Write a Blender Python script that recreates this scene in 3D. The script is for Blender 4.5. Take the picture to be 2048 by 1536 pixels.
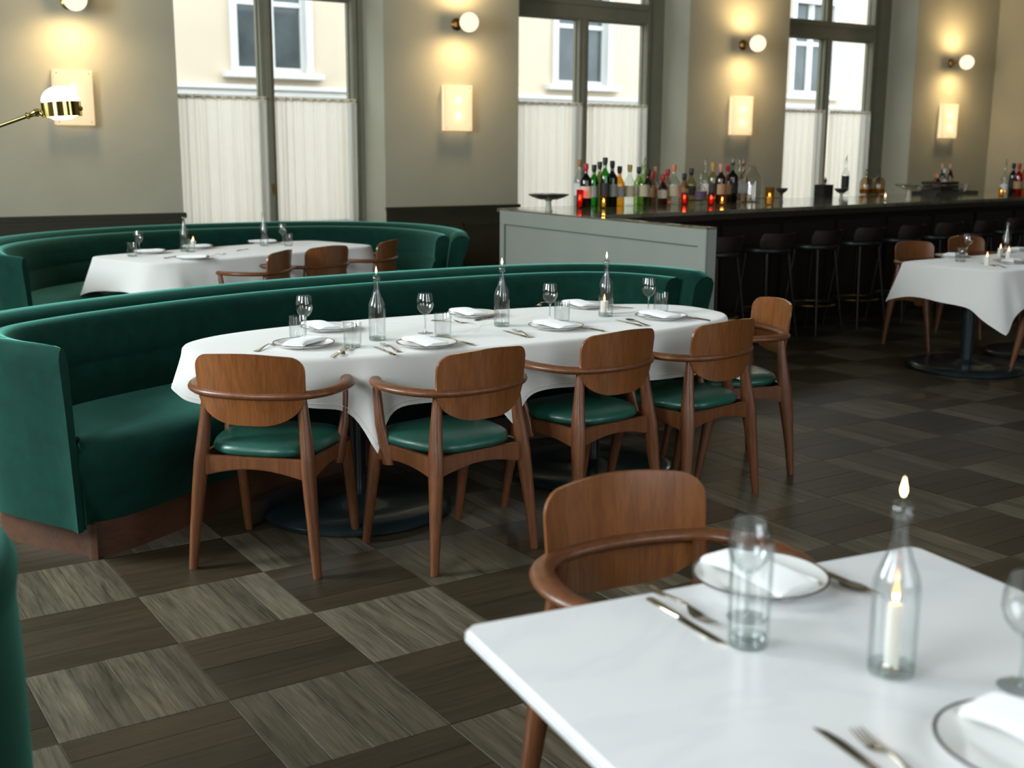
import bpy, bmesh, math, random
from mathutils import Vector, Matrix
for o in list(bpy.data.objects): bpy.data.objects.remove(o)
S = bpy.context.scene
C = S.collection
PI = math.pi
# ---------------------------------------------------------------- camera, world, light, exposure
TS = .45                                   # side of one floor square, metres
FW = Vector((.53428131, .82171178, -.19832609)).normalized()
RT = Vector((.83888934, -.54428043, .00484684)).normalized()
UP = RT.cross(FW).normalized()
CAM = Vector((-.97043, -3.37999, 1.50541))
FPX = 2319.48
cd = bpy.data.cameras.new('camera'); cam = bpy.data.objects.new('camera', cd); C.objects.link(cam)
M = Matrix((RT, UP, -FW)).transposed().to_4x4(); M.translation = CAM
cam.matrix_world = M
cd.sensor_width = 36; cd.lens = FPX / 2048 * 36; cd.clip_start = .05; cd.clip_end = 200
cd.dof.use_dof = True; cd.dof.focus_distance = 4.3; cd.dof.aperture_fstop = 3.2
S.camera = cam
S.view_settings.view_transform = 'Standard'; S.view_settings.look = 'None'
S.view_settings.gamma = 1; S.view_settings.use_curve_mapping = False
S.view_settings.exposure = 0.12
try:
    S.cycles.transparent_max_bounces = 40
    S.cycles.max_bounces = 8
    S.cycles.sample_clamp_indirect = 6
except Exception: pass
W = bpy.data.worlds.new('overcast_sky'); S.world = W; W.use_nodes = True
W.node_tree.nodes['Background'].inputs[0].default_value = (.86, .93, 1, 1)
W.node_tree.nodes['Background'].inputs[1].default_value = 4.0

def area(name, loc, direction, sx, sy, power, col):
    l = bpy.data.lights.new(name, 'AREA'); l.shape = 'RECTANGLE'; l.size = sx; l.size_y = sy
    l.energy = power; l.color = col
    o = bpy.data.objects.new(name, l); C.objects.link(o); o.location = loc
    o.rotation_euler = Vector(direction).to_track_quat('-Z', 'Y').to_euler()
    return o
# daylight entering by the tall windows of the left wall
area('daylight_left_window', (-3.42, 2.2, 2.65), (1, -.12, -.2), 1.9, 1.9, 330, (.86, .95, 1))
area('daylight_left_window', (-3.42, -2.3, 2.65), (1, .0, -.2), 1.9, 1.9, 92, (.86, .95, 1))
area('rear_fill_light', (.9, -5.15, 2.3), (.1, 1, -.15), 2.1, 2.5, 5, (.88, .95, 1))  # two weak fill lights added behind the camera to lift the far piers
area('rear_fill_light', (5.2, -5.15, 2.3), (0, 1, -.15), 2.1, 2.5, 2, (.88, .95, 1))

# ---------------------------------------------------------------- helpers
def P(px, py, z=0.0):
    """point of the horizontal plane at height z that lies on a surveyed sight line"""
    d = FW + RT * ((px - 1024) / FPX) - UP * ((py - 768) / FPX)
    t = (z - CAM.z) / d.z
    return (CAM.x + d.x * t, CAM.y + d.y * t)

def newmesh(name, v, f, smooth=True, sharp=None):
    me = bpy.data.meshes.new(name); me.from_pydata([tuple(x) for x in v], [], f); me.update()
    if smooth:
        me.polygons.foreach_set('use_smooth', [True] * len(me.polygons))
        if sharp is not None: me.set_sharp_from_angle(angle=math.radians(sharp))
    return me

class MB:
    """collects shapes into one mesh"""
    def __init__(s): s.v = []; s.f = []; s.m = []; s.mi = 0
    def add(s, v, f, T=None):
        b = len(s.v)
        s.v += [tuple(T @ Vector(x)) if T else tuple(x) for x in v]
        s.f += [tuple(i + b for i in q) for q in f]; s.m += [s.mi] * len(f); return s
    def box(s, c, d, T=None):
        x, y, z = d[0]/2, d[1]/2, d[2]/2
        v = [(c[0]+i*x, c[1]+j*y, c[2]+k*z) for i in (-1, 1) for j in (-1, 1) for k in (-1, 1)]
        return s.add(v, [(0,1,3,2),(4,6,7,5),(0,4,5,1),(2,3,7,6),(0,2,6,4),(1,5,7,3)], T)
    def bx(s, x0, x1, y0, y1, z0, z1, T=None):
        return s.box(((x0+x1)/2, (y0+y1)/2, (z0+z1)/2), (x1-x0, y1-y0, z1-z0), T)
    def lathe(s, prof, n=24, T=None, cap=False):
        v = []; f = []; rows = []
        for r, z in prof:
            if r < 1e-6: rows.append([len(v)]); v.append((0, 0, z))
            else:
                rows.append(list(range(len(v), len(v)+n)))
                v += [(r*math.cos(2*PI*k/n), r*math.sin(2*PI*k/n), z) for k in range(n)]
        for a, b in zip(rows, rows[1:]):
            for k in range(n):
                k2 = (k+1) % n
                if len(a) == 1 and len(b) == 1: continue
                if len(a) == 1: f.append((a[0], b[k2], b[k]))
                elif len(b) == 1: f.append((a[k], a[k2], b[0]))
                else: f.append((a[k], a[k2], b[k2], b[k]))
        return s.add(v, f, T)
    def tube(s, pts, rad, n=10, T=None, flat=None, close=False):
        """pts path, rad radius or list; flat=(a,b,up) elliptical section a sideways b along up"""
        pts = [Vector(p) for p in pts]; m = len(pts)
        if not isinstance(rad, (list, tuple)): rad = [rad]*m
        v = []; f = []
        up0 = Vector(flat[2]) if flat else None
        prev = None
        for i, p in enumerate(pts):
            t = (pts[(i+1) % m if close else min(i+1, m-1)] - pts[(i-1) % m if close else max(i-1, 0)]).normalized()
            if up0: side = t.cross(up0).normalized(); u = side.cross(t)
            else:
                ref = prev if prev else (Vector((0,0,1)) if abs(t.z) < .9 else Vector((1,0,0)))
                side = t.cross(ref).normalized(); u = side.cross(t).normalized(); prev = u
            r = rad[i]
            ra, rb = (r[0], r[1]) if isinstance(r, tuple) else ((r*flat[0], r*flat[1]) if flat else (r, r))
            for k in range(n):
                a = 2*PI*k/n
                v.append(p + side*(ra*math.cos(a)) + u*(rb*math.sin(a)))
        for i in range(m if close else m-1):
            for k in range(n):
                k2 = (k+1) % n; i2 = (i+1) % m
                f.append((i*n+k, i*n+k2, i2*n+k2, i2*n+k))
        if not close:
            f.append(tuple(range(n-1, -1, -1))); f.append(tuple((m-1)*n+k for k in range(n)))
        return s.add(v, f, T)
    def prism(s, poly, z0, z1, T=None):
        n = len(poly)
        v = [(x, y, z0) for x, y in poly] + [(x, y, z1) for x, y in poly]
        f = [tuple(range(n-1, -1, -1)), tuple(range(n, 2*n))]
        f += [(k, (k+1) % n, n+(k+1) % n, n+k) for k in range(n)]
        return s.add(v, f, T)
    def grid(s, rows, T=None, closeu=False, closev=False):
        R = len(rows); K = len(rows[0]); v = [p for r in rows for p in r]; f = []
        for i in range(R if closev else R-1):
            for k in range(K if closeu else K-1):
                k2 = (k+1) % K; i2 = (i+1) % R
                f.append((i*K+k, i*K+k2, i2*K+k2, i2*K+k))
        return s.add(v, f, T)
    def mesh(s, name, mats, smooth=True, sharp=35, bevel=0, seg=2):
        me = newmesh(name, s.v, s.f, False)
        mats = mats if isinstance(mats, (list, tuple)) else [mats]
        for m in mats: me.materials.append(m)
        me.polygons.foreach_set('material_index', s.m)
        if bevel:
            bm = bmesh.new(); bm.from_mesh(me)
            bmesh.ops.recalc_face_normals(bm, faces=bm.faces)
            ed = [e for e in bm.edges if len(e.link_faces) == 2 and e.calc_face_angle(0) > .6]
            bmesh.ops.bevel(bm, geom=ed, offset=bevel, segments=seg, affect='EDGES', clamp_overlap=True)
            bm.to_mesh(me); bm.free()
        else:
            bm = bmesh.new(); bm.from_mesh(me)
            bmesh.ops.recalc_face_normals(bm, faces=bm.faces)
            bm.to_mesh(me); bm.free()
        if smooth:
            me.polygons.foreach_set('use_smooth', [True]*len(me.polygons))
            if sharp: me.set_sharp_from_angle(angle=math.radians(sharp))
        return me

def link(name, me, parent=None, loc=(0,0,0), rz=0, **kw):
    o = bpy.data.objects.new(name, me); C.objects.link(o); o.location = loc; o.rotation_euler = (0, 0, rz)
    if parent: o.parent = parent
    for k, v in kw.items(): o[k] = v
    return o
def tag(o, label, cat, group=None):
    o['label'] = label; o['category'] = cat
    if group: o['group'] = group
    return o
def thing(name, label, cat, loc=(0,0,0), rz=0, group=None):
    return tag(link(name, None, None, loc, rz), label, cat, group)
def dup(root, loc, rz, label, group=None):
    def cp(o, par):
        c = o.copy(); C.objects.link(c); c.parent = par
        for ch in list(o.children): cp(ch, c)
        return c
    r = root.copy(); C.objects.link(r); r.location = loc; r.rotation_euler = (0, 0, rz); r['label'] = label
    if group: r['group'] = group
    for ch in list(root.children): cp(ch, r)
    return r
def struct(name, me, parent=None):
    return link(name, me, parent, kind='structure')

# ---------------------------------------------------------------- materials
def nt(name):
    m = bpy.data.materials.new(name); m.use_nodes = True
    t = m.node_tree; b = t.nodes['Principled BSDF']; return m, t, b
def N(t, typ, **kw):
    n = t.nodes.new(typ)
    for k, v in kw.items():
        if k in n.inputs: n.inputs[k].default_value = v
        else: setattr(n, k, v)
    return n
def mat(name, col, rough=.5, metal=0, noise=0, scale=8, spec=.5, bump=0, bscale=60, sheen=0, coat=0, rand=0):
    m, t, b = nt(name)
    b.inputs['Roughness'].default_value = rough; b.inputs['Metallic'].default_value = metal
    b.inputs['Specular IOR Level'].default_value = spec
    b.inputs['Sheen Weight'].default_value = sheen; b.inputs['Coat Weight'].default_value = coat
    b.inputs['Base Color'].default_value = (*col, 1)
    tc = N(t, 'ShaderNodeTexCoord')
    if noise:
        n = N(t, 'ShaderNodeTexNoise', Scale=scale, Detail=4); t.links.new(tc.outputs['Object'], n.inputs['Vector'])
        r = N(t, 'ShaderNodeValToRGB'); r.color_ramp.elements[0].position = .3; r.color_ramp.elements[1].position = .7
        r.color_ramp.elements[0].color = (*[c*(1-noise) for c in col], 1)
        r.color_ramp.elements[1].color = (*[min(1, c*(1+noise)) for c in col], 1)
        t.links.new(n.outputs[0], r.inputs[0]); t.links.new(r.outputs[0], b.inputs['Base Color'])
    if bump:
        n = N(t, 'ShaderNodeTexNoise', Scale=bscale, Detail=3); t.links.new(tc.outputs['Object'], n.inputs['Vector'])
        bp = N(t, 'ShaderNodeBump', Strength=bump, Distance=.01)
        t.links.new(n.outputs[0], bp.inputs['Height']); t.links.new(bp.outputs[0], b.inputs['Normal'])
    return m
def wood(name, c0, c1, rough=.4, axis='Z', scale=1.0, world=False, coat=0, contrast=1.0, spec=.5):
    m, t, b = nt(name)
    b.inputs['Roughness'].default_value = rough; b.inputs['Coat Weight'].default_value = coat
    b.inputs['Coat Roughness'].default_value = .25; b.inputs['Specular IOR Level'].default_value = spec
    if world:
        g = N(t, 'ShaderNodeNewGeometry'); src = g.outputs['Position']
    else:
        g = N(t, 'ShaderNodeTexCoord'); src = g.outputs['Object']
    mp = N(t, 'ShaderNodeMapping'); t.links.new(src, mp.inputs[0])
    s = [38*scale]*3; s['XYZ'.index(axis)] = 2.6*scale; mp.inputs['Scale'].default_value = s
    n = N(t, 'ShaderNodeTexNoise', Scale=1.0, Detail=6, Roughness=.65, Distortion=.6)
    t.links.new(mp.outputs[0], n.inputs['Vector'])
    mp2 = N(t, 'ShaderNodeMapping'); t.links.new(src, mp2.inputs[0])
    s2 = [170*scale]*3; s2['XYZ'.index(axis)] = 8*scale; mp2.inputs['Scale'].default_value = s2
    n2 = N(t, 'ShaderNodeTexNoise', Scale=1.0, Detail=3, Roughness=.6); t.links.new(mp2.outputs[0], n2.inputs['Vector'])
    mx = N(t, 'ShaderNodeMath', operation='MULTIPLY_ADD'); mx.inputs[1].default_value = .4
    t.links.new(n2.outputs[0], mx.inputs[0])
    ml = N(t, 'ShaderNodeMath', operation='MULTIPLY'); ml.inputs[1].default_value = .6
    t.links.new(n.outputs[0], ml.inputs[0]); t.links.new(ml.outputs[0], mx.inputs[2])
    r = N(t, 'ShaderNodeValToRGB'); w = .17/contrast
    r.color_ramp.elements[0].position = .5-w; r.color_ramp.elements[1].position = .5+w
    r.color_ramp.elements[0].color = (*c0, 1); r.color_ramp.elements[1].color = (*c1, 1)
    t.links.new(mx.outputs[0], r.inputs[0]); t.links.new(r.outputs[0], b.inputs['Base Color'])
    bp = N(t, 'ShaderNodeBump', Strength=.15, Distance=.004)
    t.links.new(mx.outputs[0], bp.inputs['Height']); t.links.new(bp.outputs[0], b.inputs['Normal'])
    return m
def glass(name, col=(.97, .985, .98), edge=(.5, .58, .56), refl=1.0, rough=.02):
    """thin-walled glass: clear seen straight on, denser and mirror-like at grazing angles"""
    m = bpy.data.materials.new(name); m.use_nodes = True; t = m.node_tree; t.nodes.clear()
    out = N(t, 'ShaderNodeOutputMaterial')
    lw = N(t, 'ShaderNodeLayerWeight', Blend=.5)
    cm = N(t, 'ShaderNodeMix', data_type='RGBA'); cm.inputs['A'].default_value = (*col, 1); cm.inputs['B'].default_value = (*edge, 1)
    pw = N(t, 'ShaderNodeMath', operation='POWER'); pw.inputs[1].default_value = 3.0
    t.links.new(lw.outputs['Facing'], pw.inputs[0]); t.links.new(pw.outputs[0], cm.inputs['Factor'])
    tr = N(t, 'ShaderNodeBsdfTransparent'); t.links.new(cm.outputs['Result'], tr.inputs[0])
    gl = N(t, 'ShaderNodeBsdfGlossy', Roughness=rough)
    p5 = N(t, 'ShaderNodeMath', operation='POWER'); p5.inputs[1].default_value = 4.0
    t.links.new(lw.outputs['Facing'], p5.inputs[0])
    mf = N(t, 'ShaderNodeMath', operation='MULTIPLY_ADD'); mf.inputs[1].default_value = .5; mf.inputs[2].default_value = .045*refl; mf.use_clamp = True
    t.links.new(p5.outputs[0], mf.inputs[0])
    mx = N(t, 'ShaderNodeMixShader'); t.links.new(mf.outputs[0], mx.inputs[0])
    t.links.new(tr.outputs[0], mx.inputs[1]); t.links.new(gl.outputs[0], mx.inputs[2]); t.links.new(mx.outputs[0], out.inputs[0])
    return m
def emit(name, col, s):
    m = bpy.data.materials.new(name); m.use_nodes = True; t = m.node_tree; t.nodes.clear()
    out = N(t, 'ShaderNodeOutputMaterial'); e = N(t, 'ShaderNodeEmission', Strength=s); e.inputs[0].default_value = (*col, 1)
    t.links.new(e.outputs[0], out.inputs[0]); return m
def cloth(name, col, trans=0.0, scale=500, bump=.15, rough=.9):
    m = bpy.data.materials.new(name); m.use_nodes = True; t = m.node_tree; t.nodes.clear()
    out = N(t, 'ShaderNodeOutputMaterial')
    d = N(t, 'ShaderNodeBsdfDiffuse', Roughness=rough); tl = N(t, 'ShaderNodeBsdfTranslucent')
    tc = N(t, 'ShaderNodeTexCoord'); n = N(t, 'ShaderNodeTexNoise', Scale=scale, Detail=2)
    t.links.new(tc.outputs['Object'], n.inputs['Vector'])
    r = N(t, 'ShaderNodeValToRGB'); r.color_ramp.elements[0].color = (*[c*.93 for c in col], 1); r.color_ramp.elements[1].color = (*col, 1)
    t.links.new(n.outputs[0], r.inputs[0])
    for q in (d, tl): t.links.new(r.outputs[0], q.inputs[0])
    bp = N(t, 'ShaderNodeBump', Strength=bump, Distance=.002); t.links.new(n.outputs[0], bp.inputs['Height'])
    t.links.new(bp.outputs[0], d.inputs['Normal'])
    mx = N(t, 'ShaderNodeMixShader'); mx.inputs[0].default_value = trans
    t.links.new(d.outputs[0], mx.inputs[1]); t.links.new(tl.outputs[0], mx.inputs[2]); t.links.new(mx.outputs[0], out.inputs[0])
    return m

m_wall = mat('wall_paint', (.405, .395, .30), .75, noise=.04, scale=3, bump=.05, bscale=150)
m_trim = mat('dark_olive_trim', (.030, .028, .014), .6, noise=.1, scale=5)
m_ceil = mat('ceiling_paint', (.30, .285, .24), .8, noise=.03)
m_winframe = mat('grey_green_frame_paint', (.21, .205, .145), .5, noise=.06, scale=6)
m_velvet = mat('green_velvet', (.0022, .027, .0175), .85, noise=.22, scale=14, spec=.12, sheen=1.0, bump=.12, bscale=300)
for n in m_velvet.node_tree.nodes:
    if n.type == 'BSDF_PRINCIPLED':
        n.inputs['Sheen Tint'].default_value = (.15, .50, .39, 1); n.inputs['Sheen Roughness'].default_value = .36
m_plinth = wood('plinth_walnut', (.05, .019, .008), (.10, .04, .016), .5, 'X', .6)
m_frame = wood('chair_walnut', (.090, .030, .010), (.195, .070, .024), .36, 'Z', 1.2, coat=.08)
m_veneer = wood('back_veneer', (.130, .042, .010), (.25, .088, .022), .3, 'Z', 1.0, coat=.3, contrast=1.2)
m_leather = mat('green_leather', (.010, .085, .057), .36, noise=.12, scale=30, bump=.08, bscale=220, coat=.12)
m_linen = cloth('white_linen', (.80, .79, .75), .06)
m_napkin = cloth('napkin_cotton', (.92, .92, .90), .05, 300)
m_curtain = cloth('cafe_curtain_voile', (.94, .91, .85), .75, 700, .3)
def sheer(m, f):
    t = m.node_tree; out = [n for n in t.nodes if n.type == 'OUTPUT_MATERIAL'][0]; src = out.inputs[0].links[0].from_socket
    tr = N(t, 'ShaderNodeBsdfTransparent'); mx = N(t, 'ShaderNodeMixShader'); mx.inputs[0].default_value = f
    t.links.new(src, mx.inputs[1]); t.links.new(tr.outputs[0], mx.inputs[2]); t.links.new(mx.outputs[0], out.inputs[0])
sheer(m_curtain, .34)
m_hem = cloth('curtain_header', (.80, .74, .62), .38, 700, .3)
m_china = mat('white_china', (.86, .86, .83), .12, noise=.01, coat=.4)
m_rim = mat('dark_rim_glaze', (.05, .05, .045), .25, noise=.1)
m_steel = mat('cutlery_steel', (.52, .47, .38), .2, metal=1, noise=.05)
m_brass = mat('aged_brass', (.42, .26, .09), .28, metal=1, noise=.15, scale=25)
m_brassl = mat('polished_brass', (.55, .42, .13), .12, metal=1, noise=.05, scale=10)
m_iron = mat('black_iron', (.012, .02, .022), .3, noise=.15, scale=20, coat=.3)
m_glass = glass('clear_glass', (.985, .992, .99), (.70, .78, .76), refl=1.8)
m_thick = glass('thick_glass_base', (.90, .94, .93), (.5, .6, .57), refl=2.6)
m_pane = glass('window_pane', (.96, .98, .97), (.8, .85, .84), refl=.9)
m_flame = emit('candle_flame', (1, .72, .36), 14)
m_flametip = emit('flame_tip', (1, .33, .10), 6)
m_wax = mat('candle_wax', (.85, .80, .70), .5, noise=.03); m_wax.node_tree.nodes['Principled BSDF'].inputs['Subsurface Weight'].default_value = .3
m_globe = emit('opal_globe_glow', (1, .80, .56), 1.35)
m_bulb = emit('warm_bulb', (1, .82, .60), 1500)
m_back = mat('lamp_back_plate', (.22, .2, .17), .6, noise=.02)
m_floor_d = [wood('dark_oak_board', a, b, .42, 'X', .85, world=True, contrast=.9, spec=.4) for a, b in
             (((.024,.018,.009),(.060,.044,.023)), ((.020,.015,.008),(.050,.037,.020)), ((.029,.021,.011),(.068,.050,.027)))]
m_floor_l = [wood('limed_oak_board', a, b, .44, 'Y', .85, world=True, contrast=1.25, spec=.35) for a, b in
             (((.046,.037,.022),(.165,.139,.092)), ((.038,.030,.018),(.128,.108,.071)), ((.058,.047,.029),(.195,.167,.115)))]
m_part = mat('sage_grey_panel_paint', (.255, .275, .235), .5, noise=.03, scale=4)
m_partline = mat('panel_groove_paint', (.10, .125, .105), .6, noise=.05)
m_barwood = wood('dark_bar_timber', (.010, .006, .003), (.022, .013, .007), .5, 'Z', .5)
m_stoolwood = wood('dark_stool_timber', (.007, .0035, .002), (.014, .007, .0035), .45, 'Z', .8)
m_stoolseat = mat('dark_stool_leather', (.005, .007, .006), .45, noise=.1, bump=.05)
m_facade = mat('cream_render', (.60, .50, .38), .9, noise=.03, scale=1.2)
m_facade2 = mat('pale_stone_trim', (.66, .64, .60), .9, noise=.03, scale=2)
m_sash = mat('white_sash_paint', (.62, .62, .60), .5, noise=.02)
m_facglass = mat('dark_exterior_glass', (.07, .085, .09), .06, noise=.35, scale=1.5)
m_asphalt = mat('asphalt', (.12, .12, .12), .9, noise=.2, scale=10)
def marble(name, base, vein, rough):
    m, t, b = nt(name); b.inputs['Roughness'].default_value = rough
    g = N(t, 'ShaderNodeTexCoord'); n = N(t, 'ShaderNodeTexNoise', Scale=1.6, Detail=7, Distortion=1.6)
    t.links.new(g.outputs['Object'], n.inputs['Vector'])
    r = N(t, 'ShaderNodeValToRGB'); e = r.color_ramp.elements
    e[0].position = .44; e[0].color = (*base, 1); e[1].position = .56; e[1].color = (*base, 1)
    k = e.new(.5); k.color = (*vein, 1)
    t.links.new(n.outputs[0], r.inputs[0]); t.links.new(r.outputs[0], b.inputs['Base Color']); return m
m_marble = marble('white_marble', (.84, .84, .83), (.79, .80, .81), .25)
m_bartop = marble('polished_stone_bar_top', (.16, .15, .105), (.10, .095, .065), .08)

# ================================================================ the room shell
WY = 7.425          # inner face of the window wall
WD = .60            # its thickness
XL, XR, YB, ZC = -3.6, 14.4, -5.3, 4.3
openings = [(2.40, 4.50), (6.12, 8.53), (10.18, 12.63)]
SILL, HEAD = .70, 4.0
b = MB()
xs = [XL-.3] + [x for o in openings for x in o] + [XR+.3]
for i in range(0, len(xs), 2): b.bx(xs[i], xs[i+1], WY, WY+WD, 0, ZC)
for x0, x1 in openings:
    b.bx(x0, x1, WY, WY+WD, 0, SILL); b.bx(x0, x1, WY, WY+WD, HEAD, ZC)
struct('wall_back', b.mesh('wall_back', m_wall, smooth=False))
b = MB()
b.bx(XR, XR+.3, YB, WY, 0, ZC)
struct('wall_right', b.mesh('wall_right', m_wall, smooth=False))
b = MB(); ys = [YB-.3, -3.3, -1.3, 1.2, 3.2, WY]
for i in range(0, 6, 2): b.bx(XL-.3, XL, ys[i], ys[i+1], 0, ZC)
for y0, y1 in ((-3.3, -1.3), (1.2, 3.2)): b.bx(XL-.3, XL, y0, y1, 0, 1.65); b.bx(XL-.3, XL, y0, y1, 3.65, ZC)
struct('wall_left', b.mesh('wall_left', m_wall, smooth=False))
b = MB(); xs2 = [XL, -.2, 2.0, 4.1, 6.3, XR+.3]
for i in range(0, 6, 2): b.bx(xs2[i], xs2[i+1], YB-.3, YB, 0, ZC)
for x0, x1 in ((-.2, 2.0), (4.1, 6.3)): b.bx(x0, x1, YB-.3, YB, 0, .9); b.bx(x0, x1, YB-.3, YB, 3.6, ZC)
struct('wall_front', b.mesh('wall_front', mat('dark_low_bounce_wall', (.06, .055, .04), .6, noise=.05), smooth=False))  # unseen wall, coloured dark to cut the light it bounces back
struct('ceiling', MB().bx(XL-.3, XR+.3, YB-.3, WY+WD, ZC, ZC+.2).mesh('ceiling', m_ceil, smooth=False))

# wainscot and dado rail on the piers of the window wall, returning into the reveals
DZ = .915
def dado(x0, x1, idx, retL, retR):
    b = MB()
    b.bx(x0-.012, x1+.012, WY-.035, WY, DZ-.022, DZ); b.bx(x0-.006, x1+.006, WY-.026, WY, DZ-.05, DZ-.022)
    b.bx(x0, x1, WY-.016, WY, DZ-.085, DZ-.05)
    if retR: b.bx(x1-.001, x1+.02, WY-.03, WY+WD-.1, DZ-.05, DZ)
    t = struct('trim_%d' % idx, b.mesh('dado_rail', m_trim, bevel=.004))
    b = MB(); b.bx(x0, x1, WY-.012, WY, .12, DZ-.085)
    w = x1-x0; n = max(1, round(w/.9)); pw = w/n
    for k in range(n):
        a = x0+k*pw+.09; e = x0+(k+1)*pw-.09
        for q in ((a, e, .22, .245), (a, e, .70, .725), (a, a+.025, .22, .725), (e-.025, e, .22, .725)):
            b.bx(q[0], q[1], WY-.024, WY-.012, q[2], q[3])
    link('wainscot', b.mesh('wainscot', m_trim, bevel=.003), t)
    link('skirting', MB().bx(x0, x1, WY-.022, WY, 0, .12).mesh('skirting', m_trim, bevel=.004), t)
for k in range(4): dado(xs[2*k], xs[2*k+1] if k < 3 else XR, k+1, k > 0, k < 3)
b = MB(); b.bx(XR-.035, XR, YB, WY-.04, DZ-.05, DZ); b.bx(XR-.015, XR, YB, WY-.04, .0, DZ-.05)
struct('baseboard_right', b.mesh('right_wainscot', m_trim, bevel=.004))

# windows
YW = WY+WD-.06
for k, (x0, x1) in enumerate(openings):
    w = struct('window_%d' % (k+1), MB().bx(x0, x1, WY-.012, WY+WD, SILL-.04, SILL).mesh('sill', m_winframe, bevel=.006))
    cx = (x0+x1)/2; gw = .915 if k == 0 else .925
    if k == 2: gw = .86
    L, R_ = cx-gw, cx+gw
    fy0, fy1 = YW-.08, YW+.04
    b = MB()
    b.bx(x0, L+.0, fy0, fy1, SILL, HEAD); b.bx(R_, x1, fy0, fy1, SILL, HEAD)
    b.bx(L, R_, fy0, fy1, SILL, SILL+.06); b.bx(L, R_, fy0, fy1, HEAD-.08, HEAD)
    b.bx(R_-.0, R_+.05, fy0-.03, fy0, SILL, HEAD); b.bx(L-.05, L, fy0-.03, fy0, SILL, HEAD)
    link('frame', b.mesh('window_frame', m_winframe, bevel=.006), w)
    mw = .065
    b = MB(); b.bx(cx-mw, cx+mw, fy0-.01, fy1, SILL+.06, 2.98); b.bx(cx-mw*.45, cx+mw*.45, fy0-.04, fy0-.01, SILL+.06, 2.98)
    link('mullion', b.mesh('mullion', m_winframe, bevel=.008), w)
    b = MB(); b.bx(L, R_, fy0-.02, fy1, 2.98, 3.20); b.bx(L, R_, fy0-.05, fy0-.02, 3.13, 3.20)
    link('transom', b.mesh('transom', m_winframe, bevel=.008), w)
    link('mullion', MB().bx(cx-.05, cx+.05, fy0, fy1, 3.20, HEAD-.08).mesh('upper_mullion', m_winframe, bevel=.008), w)
    for a, e, z0, z1 in ((L, cx-mw, SILL+.06, 2.98), (cx+mw, R_, SILL+.06, 2.98), (L, cx-.05, 3.20, HEAD-.08), (cx+.05, R_, 3.20, HEAD-.08)):
        b = MB(); s = .014
        b.bx(a, a+s, YW-.03, YW+.03, z0, z1); b.bx(e-s, e, YW-.03, YW+.03, z0, z1)
        b.bx(a+s, e-s, YW-.03, YW+.03, z0, z0+s); b.bx(a+s, e-s, YW-.03, YW+.03, z1-s, z1)
        sh = link('sash', b.mesh('sash', m_winframe, bevel=.004), w)
        link('pane', MB().bx(a+s, e-s, YW-.003, YW+.003, z0+s, z1-s).mesh('pane', m_pane, smooth=False), sh)
    # small brass catch on the mullion
    b = MB(); b.bx(cx-.012, cx+.012, fy0-.055, fy0-.04, 1.05, 1.16); b.tube([(cx, fy0-.06, 1.1), (cx, fy0-.09, 1.1)], .008, 8)
    link('handle', b.mesh('window_catch', m_brass), w)

# cafe curtains
random.seed(4)
def curtain(x0, x1, zt, zb, label, seed):
    rng = random.Random(seed); w = x1-x0
    t = thing('cafe_curtain', label, 'curtain', (x0, YW-.13, 0), 0, 'cafe curtains across the lower windows')
    nf = 9; ph = rng.random()*6; K = 150
    def off(u, zf):
        a = .009*math.sin(2*PI*nf*u+ph)+.006*math.sin(2*PI*nf*1.7*u+ph*2)
        return a*(1+.5*zf)+.010*zf*math.sin(2*PI*2.3*u+ph)
    rows = []
    for j in range(14):
        z = zt-.045-(zt-.045-zb)*j/13
        rows.append([(w*k/K, off(k/K, j/13), z) for k in range(K+1)])
    link('curtain_cloth', MB().grid(rows).mesh('curtain_cloth', m_curtain, sharp=None), t)
    rows = []
    for j in range(4):
        z = zt-.045*j/3
        rows.append([(w*k/K, off(k/K, 0)*(1.6 if j == 0 else 1), z+(.004*math.sin(2*PI*nf*2*k/K) if j == 0 else 0)) for k in range(K+1)])
    link('header', MB().grid(rows).mesh('header', m_hem, sharp=None), t)
    link('rod', MB().tube([(-.02, .004, zt-.02), (w+.02, .004, zt-.02)], .005, 8).mesh('rod', m_brass), t)
for k, (x0, x1) in enumerate(openings):
    cx = (x0+x1)/2; gw = .915 if k == 0 else .925
    if k == 2: gw = .86
    zt = (2.005, 2.04, 2.045)[k]
    n = ('nearest window above the rear banquette', 'middle window behind the row of bottles', 'far window behind the bar')[k]
    curtain(cx-gw-.02, cx-.035, zt, SILL+.004, 'white cafe curtain on the left sash of the ' + n, k*7+1)
    curtain(cx+.045, cx+gw+.02, zt, SILL+.004, 'white cafe curtain on the right sash of the ' + n, k*7+2)

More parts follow.
